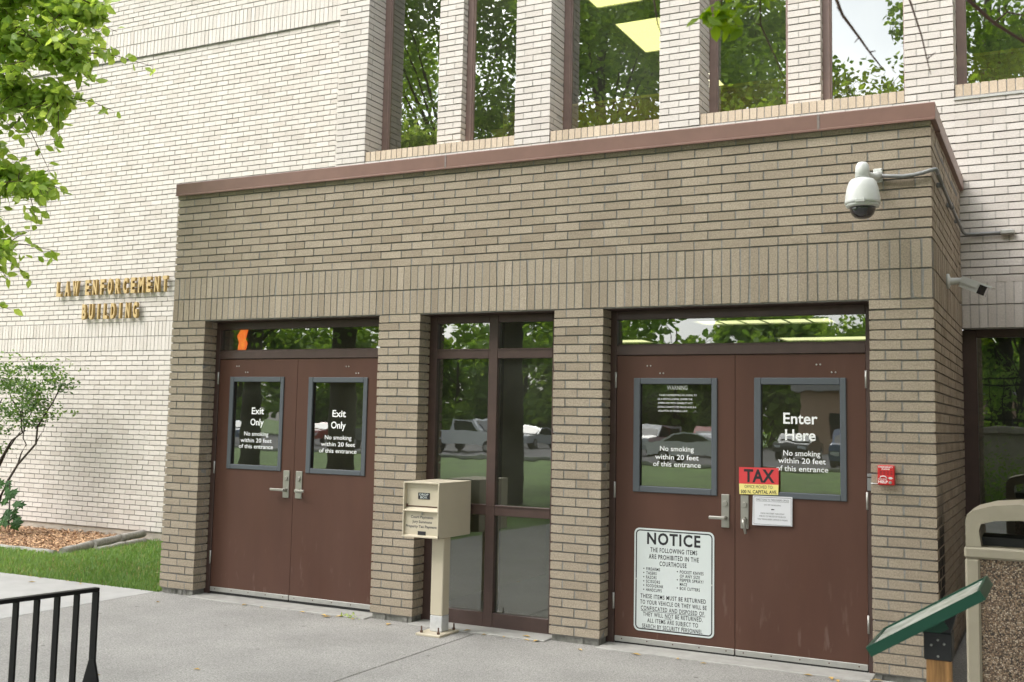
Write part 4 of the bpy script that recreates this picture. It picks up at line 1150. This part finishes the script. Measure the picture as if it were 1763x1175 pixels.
# foliage helper
def leaf(b, c, l_, w_, tone_, up_bias=0., droop=0.):
    d = Vector((random.gauss(0, 1), random.gauss(0, 1), random.gauss(0, .7)-droop)).normalized()
    s = d.cross(Vector((random.gauss(0, 1), random.gauss(0, 1), random.gauss(0, 1)))).normalized()
    nrm_ = d.cross(s); n = len(b.v); c = Vector(c)
    tip = c+d*l_
    b.v += [tuple(c), tuple(c+d*l_*.33+s*w_*.5+nrm_*w_*.12), tuple(c+d*l_*.70+s*w_*.40+nrm_*w_*.06), tuple(tip), tuple(c+d*l_*.70-s*w_*.40+nrm_*w_*.06), tuple(c+d*l_*.33-s*w_*.5+nrm_*w_*.12)]
    b.face((n, n+1, n+2, n+3), 0, tone_, False); b.face((n, n+3, n+4, n+5), 0, tone_, False)

# shrub by the wall
sh = empty('leafy_shrub', (-5.66, 2.7, 0), 'airy small-leaved shrub with dark bent stems against the cream wall', 'shrub')
stems = [([(-5.75, 2.7, -.03), (-5.66, 2.7, .38), (-5.53, 2.7, .614), (-5.344, 2.7, .853), (-5.033, 2.72, 1.145), (-4.997, 2.7, 1.376), (-4.90, 2.7, 1.506), (-4.75, 2.72, 1.713), (-4.67, 2.72, 1.84), (-4.57, 2.72, 1.98)], .02),
         ([(-5.344, 2.7, .853), (-5.28, 2.69, 1.0), (-5.199, 2.7, 1.128), (-5.245, 2.68, 1.216), (-5.236, 2.68, 1.33), (-5.1, 2.68, 1.6), (-5.05, 2.7, 1.85), (-4.9, 2.7, 2.1)], .012),
         ([(-5.95, 2.75, -.03), (-5.85, 2.72, .6), (-5.712, 2.7, .891), (-5.507, 2.7, 1.171), (-5.236, 2.7, 1.32)], .024),
         ([(-5.80, 2.75, .78), (-5.62, 2.72, 1.02), (-5.44, 2.72, 1.22), (-5.33, 2.7, 1.30)], .018),
         ([(-5.30, 2.7, 1.30), (-5.354, 2.7, 1.576), (-5.562, 2.7, 1.756), (-5.659, 2.7, 1.965), (-5.825, 2.7, 2.071)], .012),
         ([(-5.033, 2.72, 1.145), (-4.94, 2.7, 1.26), (-4.88, 2.7, 1.315), (-4.86, 2.72, 1.5)], .008),
         ([(-5.236, 2.68, 1.33), (-5.32, 2.68, 1.7), (-5.3, 2.68, 1.95), (-5.15, 2.68, 2.17), (-4.89, 2.7, 2.2)], .009),
         ([(-6.1, 2.75, -.03), (-6.15, 2.75, .8), (-6.0, 2.7, 1.4), (-5.75, 2.7, 1.75)], .022)]
b = MB()
for p, r_ in stems: b.tube(p, [r_*(1-.65*i/(len(p)-1)) for i in range(len(p))], 7)
b.build('stem', M['bark'], sh)
b = MB()
def sclump(x, z, rx, rz, n, hi=0):
    for i in range(n):
        a = random.uniform(0, 6.28); q = math.sqrt(random.random())
        leaf(b, (x+rx*q*math.cos(a), 2.7+random.gauss(0, .14), z+rz*q*math.sin(a)), random.uniform(.034, .065), random.uniform(.019, .032), min(1, max(0, random.gauss(.36+hi, .25))))
for x, z, rx, rz, n, hi in ((-5.6, 2.12, .22, .04, 150, .1), (-5.18, 2.18, .20, .035, 160, -.1), (-4.95, 2.20, .15, .03, 100, -.1), (-5.55, 1.98, .22, .09, 260, 0), (-5.31, 1.90, .16, .10, 230, 0), (-5.10, 1.78, .18, .13, 330, .1),
                            (-5.02, 1.64, .17, .09, 240, 0), (-4.69, 2.04, .16, .06, 150, .2), (-4.62, 1.93, .10, .08, 150, -.15), (-4.80, 2.10, .12, .06, 90, .25), (-5.15, 1.43, .15, .07, 190, -.1), (-5.7, 1.6, .16, .12, 260, -.1),
                            (-5.4, 1.55, .14, .12, 190, 0), (-4.88, 1.53, .12, .07, 130, .1), (-4.5, 1.59, .12, .02, 35, .2), (-5.05, 1.93, .15, .08, 150, .1), (-5.85, 1.95, .24, .16, 300, 0), (-5.8, 1.35, .15, .12, 150, -.1), (-5.75, 2.2, .2, .05, 90, .2), (-5.25, 1.70, .18, .10, 200, 0),
                            (-5.08, 2.36, .05, .09, 16, .5), (-4.58, 2.27, .06, .06, 16, .5), (-4.42, 2.18, .08, .05, 14, .5), (-5.42, 2.3, .05, .08, 14, .5), (-5.65, 2.35, .06, .10, 18, .5), (-5.75, 1.05, .12, .1, 90, -.1)):
    sclump(x, z, rx, rz, int(n*.75), hi)
b.build('foliage', M['leafs'], sh)
# broad-leaved plant at its foot
bp_ = empty('broad_leaf_plant', (-5.3, 2.6, 0), 'low dark green broad-leaved plant on the mulch at the shrub foot', 'plant')
b = MB(); b.tube([(-5.4, 2.65, -.03), (-5.35, 2.62, .25), (-5.36, 2.6, .6)], .008, 6); b.tube([(-5.35, 2.62, .1), (-5.15, 2.58, .3)], .006, 6); b.build('stem', M['bark'], bp_)
b = MB()
for x, z in [(-5.47, .54), (-5.24, .48), (-5.12, .33), (-5.29, .22), (-5.2, .10), (-5.43, .06), (-5.09, .06), (-5.23, .02), (-5.4, .35), (-5.45, .2), (-5.3, .40), (-5.35, .12), (-5.15, .2), (-5.55, .4), (-5.6, .2), (-5.6, .55), (-5.38, .62), (-5.7, .1), (-5.7, .35)]:
    for k in range(2):
        c = Vector((x+random.gauss(0, .03), 2.55+random.gauss(0, .08), z+random.gauss(0, .02)))
        nr_ = Vector((random.gauss(.15, .3), -1, random.gauss(.7, .3))).normalized()
        u = nr_.cross(Vector((0, 0, 1))).normalized(); v = u.cross(nr_); s = random.uniform(.075, .11); a0 = random.uniform(-.6, .6)
        n = len(b.v); b.v.append(tuple(c))
        rr_ = (1.0, .55, .95, .5, .8, .35, .45, .35, .8, .5, .95, .55)
        for i, q in enumerate(rr_):
            a = a0+math.pi/2+2*math.pi*i/12; p = c+(u*math.cos(a)+v*math.sin(a))*s*q - nr_*(.012 if i % 2 == 0 else -.002); b.v.append(tuple(p))
        t = min(1, max(0, random.gauss(.45, .25)))
        for i in range(12): b.face((n, n+1+i, n+1+(i+1) % 12), 0, t)
b.build('foliage', M['leafm'], bp_)

# tree on the left whose branches hang into the picture
random.seed(21)
tl = empty('young_street_tree', (-4.6, -2.6, -.1), 'fresh green tree hanging its leafy branches over the left of the cream wall', 'tree')
b = MB(); trunk = [(-4.6, -2.6, -.15), (-4.55, -2.55, 1.2), (-4.45, -2.5, 2.4), (-4.3, -2.4, 3.6), (-4.2, -2.3, 5.2), (-4.1, -2.2, 7.2)]
b.tube(trunk, [.17, .14, .125, .11, .08, .03], 12)
tips = []
def limb(p, r_, n=8, sag=.0):
    pts = [Vector(p[0])]
    for a, e in zip(p, p[1:]):
        a, e = Vector(a), Vector(e)
        for k in range(1, n+1): pts.append(a.lerp(e, k/n)+Vector((jit(.03), jit(.03), jit(.03))))
    b.tube(pts, [r_*(1-.85*i/(len(pts)-1)) for i in range(len(pts))], 6)
    return pts
limbs = []
# (points along branches) ends reach into frame at y about -0.7
for p, r_ in (([(-4.45, -2.5, 2.6), (-3.4, -1.4, 3.3), (-2.3, -.9, 3.35), (-1.3, -.8, 3.15)], .035), ([(-4.4, -2.45, 3.1), (-3.1, -1.3, 3.9), (-2.0, -.8, 4.05), (-1.0, -.65, 3.75)], .04),
              ([(-4.3, -2.4, 3.7), (-2.9, -1.2, 4.5), (-1.7, -.8, 4.75), (-.65, -.7, 4.5)], .04), ([(-4.25, -2.4, 4.2), (-2.7, -1.3, 4.9), (-1.4, -.9, 5.15), (-.3, -.8, 4.85)], .04),
              ([(-4.2, -2.3, 4.8), (-2.8, -1.3, 5.4), (-1.4, -1.0, 5.6), (-.15, -.9, 5.25)], .035), ([(-4.2, -2.3, 5.2), (-3.0, -1.7, 5.9), (-1.8, -1.3, 6.1), (-.5, -1.1, 5.85)], .035),
              ([(-4.45, -2.5, 2.8), (-5.6, -3.4, 3.8), (-6.8, -4.2, 4.2)], .04), ([(-4.3, -2.4, 3.6), (-4.2, -4.0, 4.8), (-4.0, -5.2, 5.2)], .04), ([(-4.3, -2.4, 4.0), (-5.5, -1.6, 5.0), (-6.5, -1.0, 5.4)], .035),
              ([(-3.4, -1.4, 3.3), (-2.7, -1.0, 2.95), (-2.1, -.8, 2.72)], .018), ([(-4.1, -2.3, 5.4), (-4.9, -3.2, 6.6), (-5.2, -3.9, 7.2)], .03),
              ([(-3.1, -1.5, 4.0), (-2.3, -1.2, 4.4), (-1.5, -1.0, 4.35)], .02), ([(-2.9, -1.4, 4.8), (-2.1, -1.1, 5.35), (-1.2, -1.0, 5.5)], .02)):
    p = [p[0]]+[(q[0]-.22*k/(len(p)-1), q[1], q[2]) for k, q in enumerate(p)][1:]
    limbs.append(limb(p, r_))
b.build('trunk', M['bark'], tl)
tw = MB(); lf = MB(); b_keep = b
def foliage_along(lf, tw, pts, dens, spread, l0, l1, start=.35, drop=.3, tonec=.5, clear=False):
    n = len(pts)
    for i in range(int(n*start), n):
        for k in range(dens):
            base = pts[i]+Vector((random.gauss(0, .05), random.gauss(0, .05), random.gauss(0, .05)))
            d = Vector((random.gauss(.25, .8), random.gauss(0, .8), random.gauss(-.05, .6))).normalized(); ln = abs(random.gauss(.5, .35))*spread
            end = base+d*ln+Vector((0, 0, -drop*ln*ln*1.2))
            mid = base.lerp(end, .5)+Vector((0, 0, .05*ln))
            if clear and end.y < 1 and min(base.z, end.z) < 2.15+.42*max(0, max(base.y, end.y)+7.6): continue   # pruned over the path
            if random.random() < .7: tw.tube([base, mid, end], [.006, .004, .002], 4, cap=False)
            m_ = 9
            for j in range(m_):
                t = (j+1)/m_; q = base.lerp(mid, t*2) if t < .5 else mid.lerp(end, t*2-1)
                tn = min(1, max(0, random.gauss(tonec, .25)))
                leaf(lf, q+Vector((random.gauss(0, .02), random.gauss(0, .02), random.gauss(0, .02))), random.uniform(l0, l1), random.uniform(l0, l1)*.58, tn, droop=.55)
            
for i, pts in enumerate(limbs): foliage_along(lf, tw, pts, 13 if i < 6 or i > 10 else 6, .52 if i < 6 or i > 10 else .8, .085, .13)
tw.build('twig', M['twig'], tl); lf.build('crown', M['leaf'], tl)

# plum tree over the viewer; a few bare red twigs hang into the top right of the picture
random.seed(22)
pl = empty('plum_tree', (10.6, -8.4, -.1), 'plum tree with bare reddish twigs and a leafy sprig hanging at the top right', 'tree')
b = MB()
b.tube([(10.6, -8.4, -.15), (10.5, -8.2, 1.2), (10.3, -7.8, 2.4), (9.9, -7.0, 3.6), (9.5, -6.2, 4.8), (9.3, -5.5, 6.5)], [.22, .18, .16, .13, .09, .03], 12)
pl_limbs = []
for p, r_ in (([(10.3, -7.8, 2.4), (9.2, -6.4, 4.1), (8.0, -5.2, 4.4), (6.9, -4.4, 3.75), (6.55, -4.3, 3.2)], .05), ([(9.9, -7.0, 3.6), (9.0, -5.2, 4.9), (8.0, -3.6, 5.3), (6.6, -2.4, 5.5)], .06),
              ([(9.5, -6.2, 4.8), (9.6, -4.4, 5.6), (9.4, -2.6, 6.0)], .05), ([(9.5, -6.2, 4.8), (8.2, -6.2, 5.8), (6.4, -6.0, 6.2), (4.6, -5.6, 6.2)], .06), ([(10.0, -7.2, 3.4), (11.4, -6.0, 5.0), (12.4, -4.6, 5.8)], .06),
              ([(10.2, -7.6, 2.9), (11.0, -9.4, 4.4), (11.6, -10.8, 5.2)], .05), ([(9.7, -6.6, 4.2), (8.6, -8.2, 5.4), (6.6, -9.0, 6.1)], .05), ([(9.4, -6.0, 5.2), (10.6, -4.2, 6.2), (11.2, -2.6, 6.4)], .05),
              ([(9.6, -6.4, 4.6), (8.0, -4.8, 5.6), (6.2, -3.9, 5.9), (4.4, -3.2, 6.0), (2.8, -3.2, 6.2)], .05), ([(9.5, -6.2, 4.8), (8.2, -6.9, 5.8), (6.0, -7.4, 6.2), (3.4, -7.2, 6.2), (1.6, -6.2, 6.0)], .05), ([(10.0, -7.2, 3.4), (10.8, -4.8, 4.6), (10.6, -2.4, 5.0), (9.8, -.4, 5.2)], .05)):
    pl_limbs.append(limb(p, r_))
# hanging twigs (real positions 3.5 m from the viewer)
def twig(p, r_=.006):
    pts = [Vector(q) for q in p]; b.tube(pts, [r_*(1-.7*i/(len(pts)-1)) for i in range(len(pts))], 5)
    for q, q2 in zip(pts[1:], pts[2:]):
        if random.random() < .8:
            d = Vector((random.gauss(0, 1), random.gauss(0, .6), random.gauss(0, .8))).normalized()*random.uniform(.015, .035); b.tube([q, q+d], [.003, .0015], 4)
b.build('trunk', M['bark'], pl)
b = MB()
twig([(6.75, -4.3, 3.3), (6.68, -4.28, 3.12), (6.60, -4.25, 2.98), (6.60, -4.24, 2.88), (6.64, -4.23, 2.78), (6.67, -4.22, 2.70)], .005)
twig([(6.62, -4.32, 3.25), (6.50, -4.31, 3.05), (6.49, -4.31, 2.93), (6.51, -4.31, 2.88)], .004)
twig([(6.75, -4.1, 3.25), (6.80, -4.1, 3.02), (6.83, -4.09, 2.93), (6.88, -4.08, 2.85), (6.91, -4.07, 2.80), (6.95, -4.06, 2.74)], .007)
twig([(6.95, -4.0, 3.2), (7.03, -4.0, 2.97), (7.06, -3.99, 2.86), (7.075, -3.985, 2.78), (7.085, -3.98, 2.73)], .004)
twig([(7.05, -3.95, 3.2), (7.18, -3.93, 3.0), (7.27, -3.90, 2.90), (7.36, -3.87, 2.83), (7.45, -3.85, 2.77)], .009)
twig([(7.42, -3.86, 2.80), (7.40, -3.86, 2.72), (7.38, -3.86, 2.62), (7.37, -3.86, 2.52)], .005)
twig([(7.27, -3.9, 2.90), (7.31, -3.9, 2.93), (7.40, -3.88, 2.90), (7.46, -3.86, 2.88)], .004)
twig([(6.28, -4.35, 3.2), (6.27, -4.34, 3.0), (6.285, -4.34, 2.90), (6.30, -4.34, 2.86)], .004)
b.build('hanging_twig', M['twig'], pl)
random.seed(23)
SPR = ((6.47, 2.93), (6.45, 2.95), (6.50, 2.96), (6.53, 2.96), (6.56, 2.95), (6.52, 2.90), (6.48, 2.89), (6.55, 2.92), (6.58, 2.93), (6.50, 2.92), (6.46, 2.97), (6.54, 2.99), (6.60, 2.97), (6.43, 2.92), (6.74, 2.98), (6.76, 2.99), (6.73, 3.0), (7.40, 2.62), (7.43, 2.66), (7.42, 2.59), (7.45, 2.62))
for lo, hi in ((0, 6.7), (6.7, 7), (7, 9)):
    b = MB()
    for x, z in [q for q in SPR if lo < q[0] <= hi]:
      for k in range(4): leaf(b, (x+random.gauss(0, .016), -4.3+(.4 if x > 7 else 0)+random.gauss(0, .03), z-.012+random.gauss(0, .018)), random.uniform(.05, .07), random.uniform(.028, .036), min(1, max(0, random.gauss(.7, .2))), droop=.9)
    b.build('leaf_sprig', M['leafp'], pl)
tw = MB(); lf = MB()
for i, pts in enumerate(pl_limbs): foliage_along(lf, tw, pts[:20] if i == 0 else pts, 34, 1.3, .10, .16, start=.3 if i else .55, drop=.05, clear=True)
# nothing of the crown may hang low over the viewer
tw.build('twig', M['twig'], pl); lf.build('crown', M['leafd'], pl)

# =================================================================== what the glass mirrors: lawn trees, parked cars, far building; also an added shade tree
def big_tree(x, y, h, rad, label, seed, leafm='leafd', n=9000, ls=.16, trunk_r=.3, low=.28):
    rnd = random.Random(seed)
    t = empty('lawn_tree', (x, y, -.19), label, 'tree', 'trees on the lawn facing the building')
    b = MB()
    b.tube([(x, y, -.2), (x+rnd.uniform(-.1, .1), y, h*.2), (x+rnd.uniform(-.2, .2), y+.1, h*.45), (x, y, h*.75)], [trunk_r*1.25, trunk_r, trunk_r*.75, trunk_r*.25], 14)
    cl = []
    nb = 26
    for i in range(nb):
        a = rnd.uniform(0, 6.28); zz = h*rnd.uniform(low, .97); env = math.sin(math.pi*min(.97, max(.12, (zz/h-low*.75)/(1-low*.75))))**.6
        rr_ = rad*env*rnd.uniform(.45, 1)
        c = Vector((x+math.cos(a)*rr_, y+math.sin(a)*rr_, zz)); cl.append((c, rad*rnd.uniform(.22, .40)))
        s = Vector((x, y, max(h*.2, zz*.62))); m_ = s.lerp(c, .5)+Vector((0, 0, .3))
        b.tube([s, m_, c], [trunk_r*.2, trunk_r*.1, .015], 5, cap=False)
    b.build('trunk', M['bark'], t)
    b = MB()
    st = random.getstate(); random.seed(seed)
    for i in range(n):
        c, cr_ = cl[i % nb]
        d = Vector((random.gauss(0, 1), random.gauss(0, 1), random.gauss(0, .75))).normalized()*cr_*random.random()**.45
        leaf(b, c+d, ls*random.uniform(.7, 1.3), ls*random.uniform(.45, .7), min(1, max(0, random.gauss(.45, .25))), droop=.3)
    random.setstate(st)
    b.build('crown', M[leafm], t)
big_tree(-3.3, -13.3, 17, 4.6, 'broad lawn tree with the thick trunk mirrored in the middle window', 11, n=34000, ls=.17, trunk_r=.29)
big_tree(-8.6, -14.5, 17.5, 5.4, 'lawn tree mirrored in the leftmost upper windows', 12, n=36000, ls=.17)
big_tree(-5.5, -23, 20, 6, 'tall lawn tree behind the thick-trunked tree', 13, n=26000, ls=.22)
big_tree(6.0, -18, 18.5, 4.7, 'lawn tree mirrored in the rightmost upper window', 15, n=30000, ls=.17)
big_tree(-17, -21, 18, 5.8, 'lawn tree farthest left in front of the parking lot', 16, n=12000, ls=.22)
big_tree(12.6, -3.6, 9, 3.1, 'unseen bushy tree added to shade the right-hand entrance', 17, n=22000, ls=.16, trunk_r=.14, low=.1)  # out of view, added to block sky light from the right
big_tree(6.6, -16.9, 7.5, 2.3, 'bright low-branching tree behind the raised planter', 18, leafm='leaff', n=14000, ls=.13, trunk_r=.09, low=.2)
big_tree(2.3, -34, 13.5, 3.6, 'lawn tree far out in the gap between the trees', 14, leafm='leaff', n=9000, ls=.22)
ADJ = ('round', 'low', 'tall', 'small', 'wide', 'dense', 'spreading', 'pale', 'dark', 'broad', 'slim', 'stout', 'leafy', 'full', 'shaggy', 'squat')
for i in range(16):
    rr = random.Random(100+i)
    big_tree(-88+i*8.2, -83-rr.uniform(0, 6), rr.uniform(9, 14.5), rr.uniform(6.2, 7.4), ADJ[i]+' tree in the row beyond the parking lot, number %d from the left end' % (i+1), 30+i, leafm='leaff', n=5200, ls=.8, trunk_r=.25, low=.06)

def paint(name, c): return mat(name, c, .25, coat=.8)
M['tyre'] = mat('tyre_rubber', (.02, .02, .02), .8)
M['carglass'] = mat('car_glass', (.02, .024, .028), .05, spec=.8)
M['tail'] = mat('tail_lamp', (.45, .02, .02), .3)
def car(x, y, rot, col, kind, label):
    t = empty('parked_car', (0, 0, 0), label, 'car', 'cars in the parking lot')
    L_, Wd = (5.6, 1.95) if kind == 'truck' else (4.6, 1.8)
    if kind == 'truck':
        prof = [(-2.8, .45), (-2.8, 1.05), (-2.72, 1.1), (-.95, 1.12), (-.75, 1.85), (.75, 1.86), (1.35, 1.18), (2.6, 1.08), (2.8, .9), (2.8, .45)]
        gl = [(-.72, 1.2), (-.62, 1.76), (.68, 1.77), (1.15, 1.2)]
    elif kind == 'suv':
        prof = [(-2.3, .4), (-2.3, 1.0), (-2.1, 1.72), (.5, 1.75), (1.2, 1.15), (2.2, 1.02), (2.3, .8), (2.3, .4)]
        gl = [(-2.0, 1.12), (-1.85, 1.62), (.42, 1.66), (.98, 1.12)]
    else:
        prof = [(-2.3, .38), (-2.32, .95), (-1.6, 1.02), (-.95, 1.42), (.3, 1.45), (1.15, 1.0), (2.15, .88), (2.3, .7), (2.3, .38)]
        gl = [(-1.4, 1.03), (-.88, 1.36), (.25, 1.38), (.92, 1.03)]
    b = MB(); b.prism(prof, 1, -Wd/2, Wd/2); b.build('body', col, t)
    b = MB(); b.prism(gl, 1, -Wd/2-.006, Wd/2+.006)
    b.build('side_window', M['carglass'], t)
    b = MB()
    f0, f1 = (gl[3][0], gl[3][1]), (gl[2][0], gl[2][1])
    b.prism([(f1[0]+.06, f1[1]), (f0[0]+.22, f0[1]+.02), (f0[0]+.30, f0[1]+.02), (f1[0]+.13, f1[1]+.02)], 1, -Wd*.42, Wd*.42); b.build('windscreen', M['carglass'], t)
    for sx in (-L_*.31, L_*.31):
        for sy in (-1, 1):
            b = MB(); b.lathe([(.34, -.11), (.34, .11)], (sx, sy*(Wd/2-.1), .34), 'y', 18)
            wh = b.build('wheel', M['tyre'], t)
            b = MB(); b.lathe([(.2, -.012), (.2, .012)], (sx, sy*(Wd/2+.015), .34), 'y', 14); b.build('rim', M['alu'], wh)
    for sy in (-1, 1):
        b = MB(); b.box(prof[-2][0]-.03, prof[-2][0]+.02, sy*Wd*.36-.16, sy*Wd*.36+.16, .62, .76); b.build('headlight', M['signw'], t)
        b = MB(); b.box(prof[0][0]-.02, prof[0][0]+.03, sy*Wd*.38-.14, sy*Wd*.38+.14, .75, .9); b.build('tail_light', M['tail'], t)
    t.location = (x, y, -.16); t.rotation_euler.z = R(rot)
PW, PG, PK, PS, PB, PR = paint('white_paint', (.75, .76, .78)), paint('dark_grey_paint', (.07, .075, .08)), paint('black_car_paint', (.012, .012, .014)), paint('silver_paint', (.42, .44, .46)), paint('blue_paint', (.05, .09, .18)), paint('red_paint', (.33, .03, .03))
car(-22.5, -47, 10, PW, 'truck', 'white pickup truck nearest the lawn'); car(-28.0, -46.5, 190, PG, 'truck', 'dark grey pickup truck beside the white pickup')
car(-7.5, -41.5, 8, PW, 'sedan', 'white sedan parked at the kerb'); car(-1.0, -44, 84, PB, 'suv', 'blue sport utility car'); car(3.2, -44, 86, PS, 'sedan', 'silver sedan nearest the far end')
car(-13.5, -52, 95, PS, 'suv', 'silver sport utility car in the second row'); car(-10.2, -53, 92, PR, 'suv', 'red sport utility car in the second row'); car(-17, -54, 88, PW, 'sedan', 'white sedan in the second row'); car(-5.8, -55, 90, PK, 'sedan', 'black sedan in the second row')
car(-24, -58, 92, PS, 'sedan', 'silver sedan in the third row'); car(-35, -50, 90, PR, 'sedan', 'red sedan behind the pickups'); car(-40, -46, 12, PB, 'sedan', 'blue sedan farthest left in the lot')
# far building
fb = empty('far_building', (2, -72, 0), 'low tan building with a flat pale roof beyond the parking lot', 'building')
M['tanw'] = mat('tan_wall', (.42, .29, .20), .9, noise=.1, nscale=2)
b = MB(); b.box(-9, 16, -80, -71, -.2, 4.2); b.build('wall', M['tanw'], fb)
b = MB(); b.bbox(-9.5, 16.5, -80.5, -70.4, 4.2, 4.7, .03); b.build('roof', M['walk'], fb)
for i in range(6): 
    b = MB(); b.box(-7+i*3.7, -5+i*3.7, -71.02, -70.96, 1.0, 2.6); b.build('window', M['carglass'], fb)
# raised planter with railing, mirrored in the right-hand entrance
rp = empty('raised_planter', (6.6, -14, 0), 'grey concrete planter wall topped by a black railing', 'planter')
b = MB(); b.bbox(4.9, 9.5, -15.6, -13.2, -.2, 1.55, .02); b.bbox(4.8, 9.6, -15.7, -13.1, 1.55, 1.70, .02); b.build('planter_wall', M['basec'], rp)
b = MB()
for i in range(17): b.box(5.0+i*.27, 5.02+i*.27, -13.3, -13.28, 1.7, 2.75)
for z in (1.85, 2.75, 2.6): b.box(4.95, 9.4, -13.305, -13.275, z-.02, z+.02)
b.build('railing', M['black'], rp)
b = MB(); random.seed(77)
hb = empty('flower_hedge', (6.9, -12.2, -.19), 'loose green hedge at the foot of the raised planter', 'hedge')
for i in range(5200):
    leaf(b, (random.uniform(5.0, 9.2), -12.4+random.gauss(0, .35), abs(random.gauss(.35, .42))), random.uniform(.05, .10), random.uniform(.03, .05), min(1, max(0, random.gauss(.5, .25))))
b.build('foliage', M['leaff'], hb)

# office partition upstairs
pt = empty('office_partition', (3.5, 5, 4.2), 'yellow office partition seen low in the upper windows', 'partition')
b = MB(); b.box(.95, 8.6, 5.0, 5.05, 4.2, 5.68); b.build('panel', M['part'], pt)
b = MB(); b.box(.90, 8.6, 4.985, 5.065, 5.68, 5.712); b.box(.90, .95, 4.985, 5.065, 4.2, 5.68); b.box(.72, .90, 4.985, 5.065, 4.2, 5.50); b.build('trim', M['partc'], pt)

# small litter of the season: fallen leaves along the thresholds, and a weed
random.seed(5)
spots = [(2.10, -.09), (1.95, -.11), (1.72, -.10), (2.02, -.16), (1.3, -.12), (.40, -.42), (2.62, -.15), (3.30, -.07), (3.46, -.10), (3.62, -.09), (3.78, -.02), (3.82, -.10), (3.9, -.09), (4.7, -.12), (5.0, -.10), (5.2, -.14), (5.9, -.10), (6.05, -.11), (6.1, -.16), (6.33, -.05), (1.1, -.10), (2.26, -.13),
         (-1.55, -.03), (-1.2, .0), (-1.75, .02), (-.95, -.06), (-1.4, -.25), (-.5, -.35), (-2.2, -.2), (4.3, -.2), (2.45, -2.15), (2.05, -2.6)]
for i, (x, y) in enumerate(spots):
    b = MB(); a = random.uniform(0, 6.28); l_ = random.uniform(.018, .045); n = 0
    u = Vector((math.cos(a), math.sin(a), 0)); v = Vector((-math.sin(a), math.cos(a), 0)); c = Vector((x, y, G+.006 if x > -.02 and y < .02 else G+.004))
    if x > .4 and -.075 < y < .16: c.z = -.038
    t = random.random()
    b.v += [tuple(c-u*l_), tuple(c+v*l_*.45+Vector((0, 0, .006))), tuple(c+u*l_), tuple(c-v*l_*.45+Vector((0, 0, .008)))]
    b.face((0, 1, 2, 3), 0, t)
    o = b.build('fallen_leaf', M['dry'], None, tuple(c)); tag(o, 'small dry yellow leaf lying on the paving', 'leaf', 'dry leaves on the paving')
wd = empty('threshold_weed', (2.19, -.06, G), 'small green weed sprouting from the joint by the exit doors', 'weed')
b = MB()
for i in range(26): leaf(b, (2.19+random.gauss(0, .045), -.075+random.gauss(0, .015), G+abs(random.gauss(.015, .015))), random.uniform(.018, .035), random.uniform(.008, .014), random.uniform(.5, 1))
b.build('foliage', M['leaf'], wd)
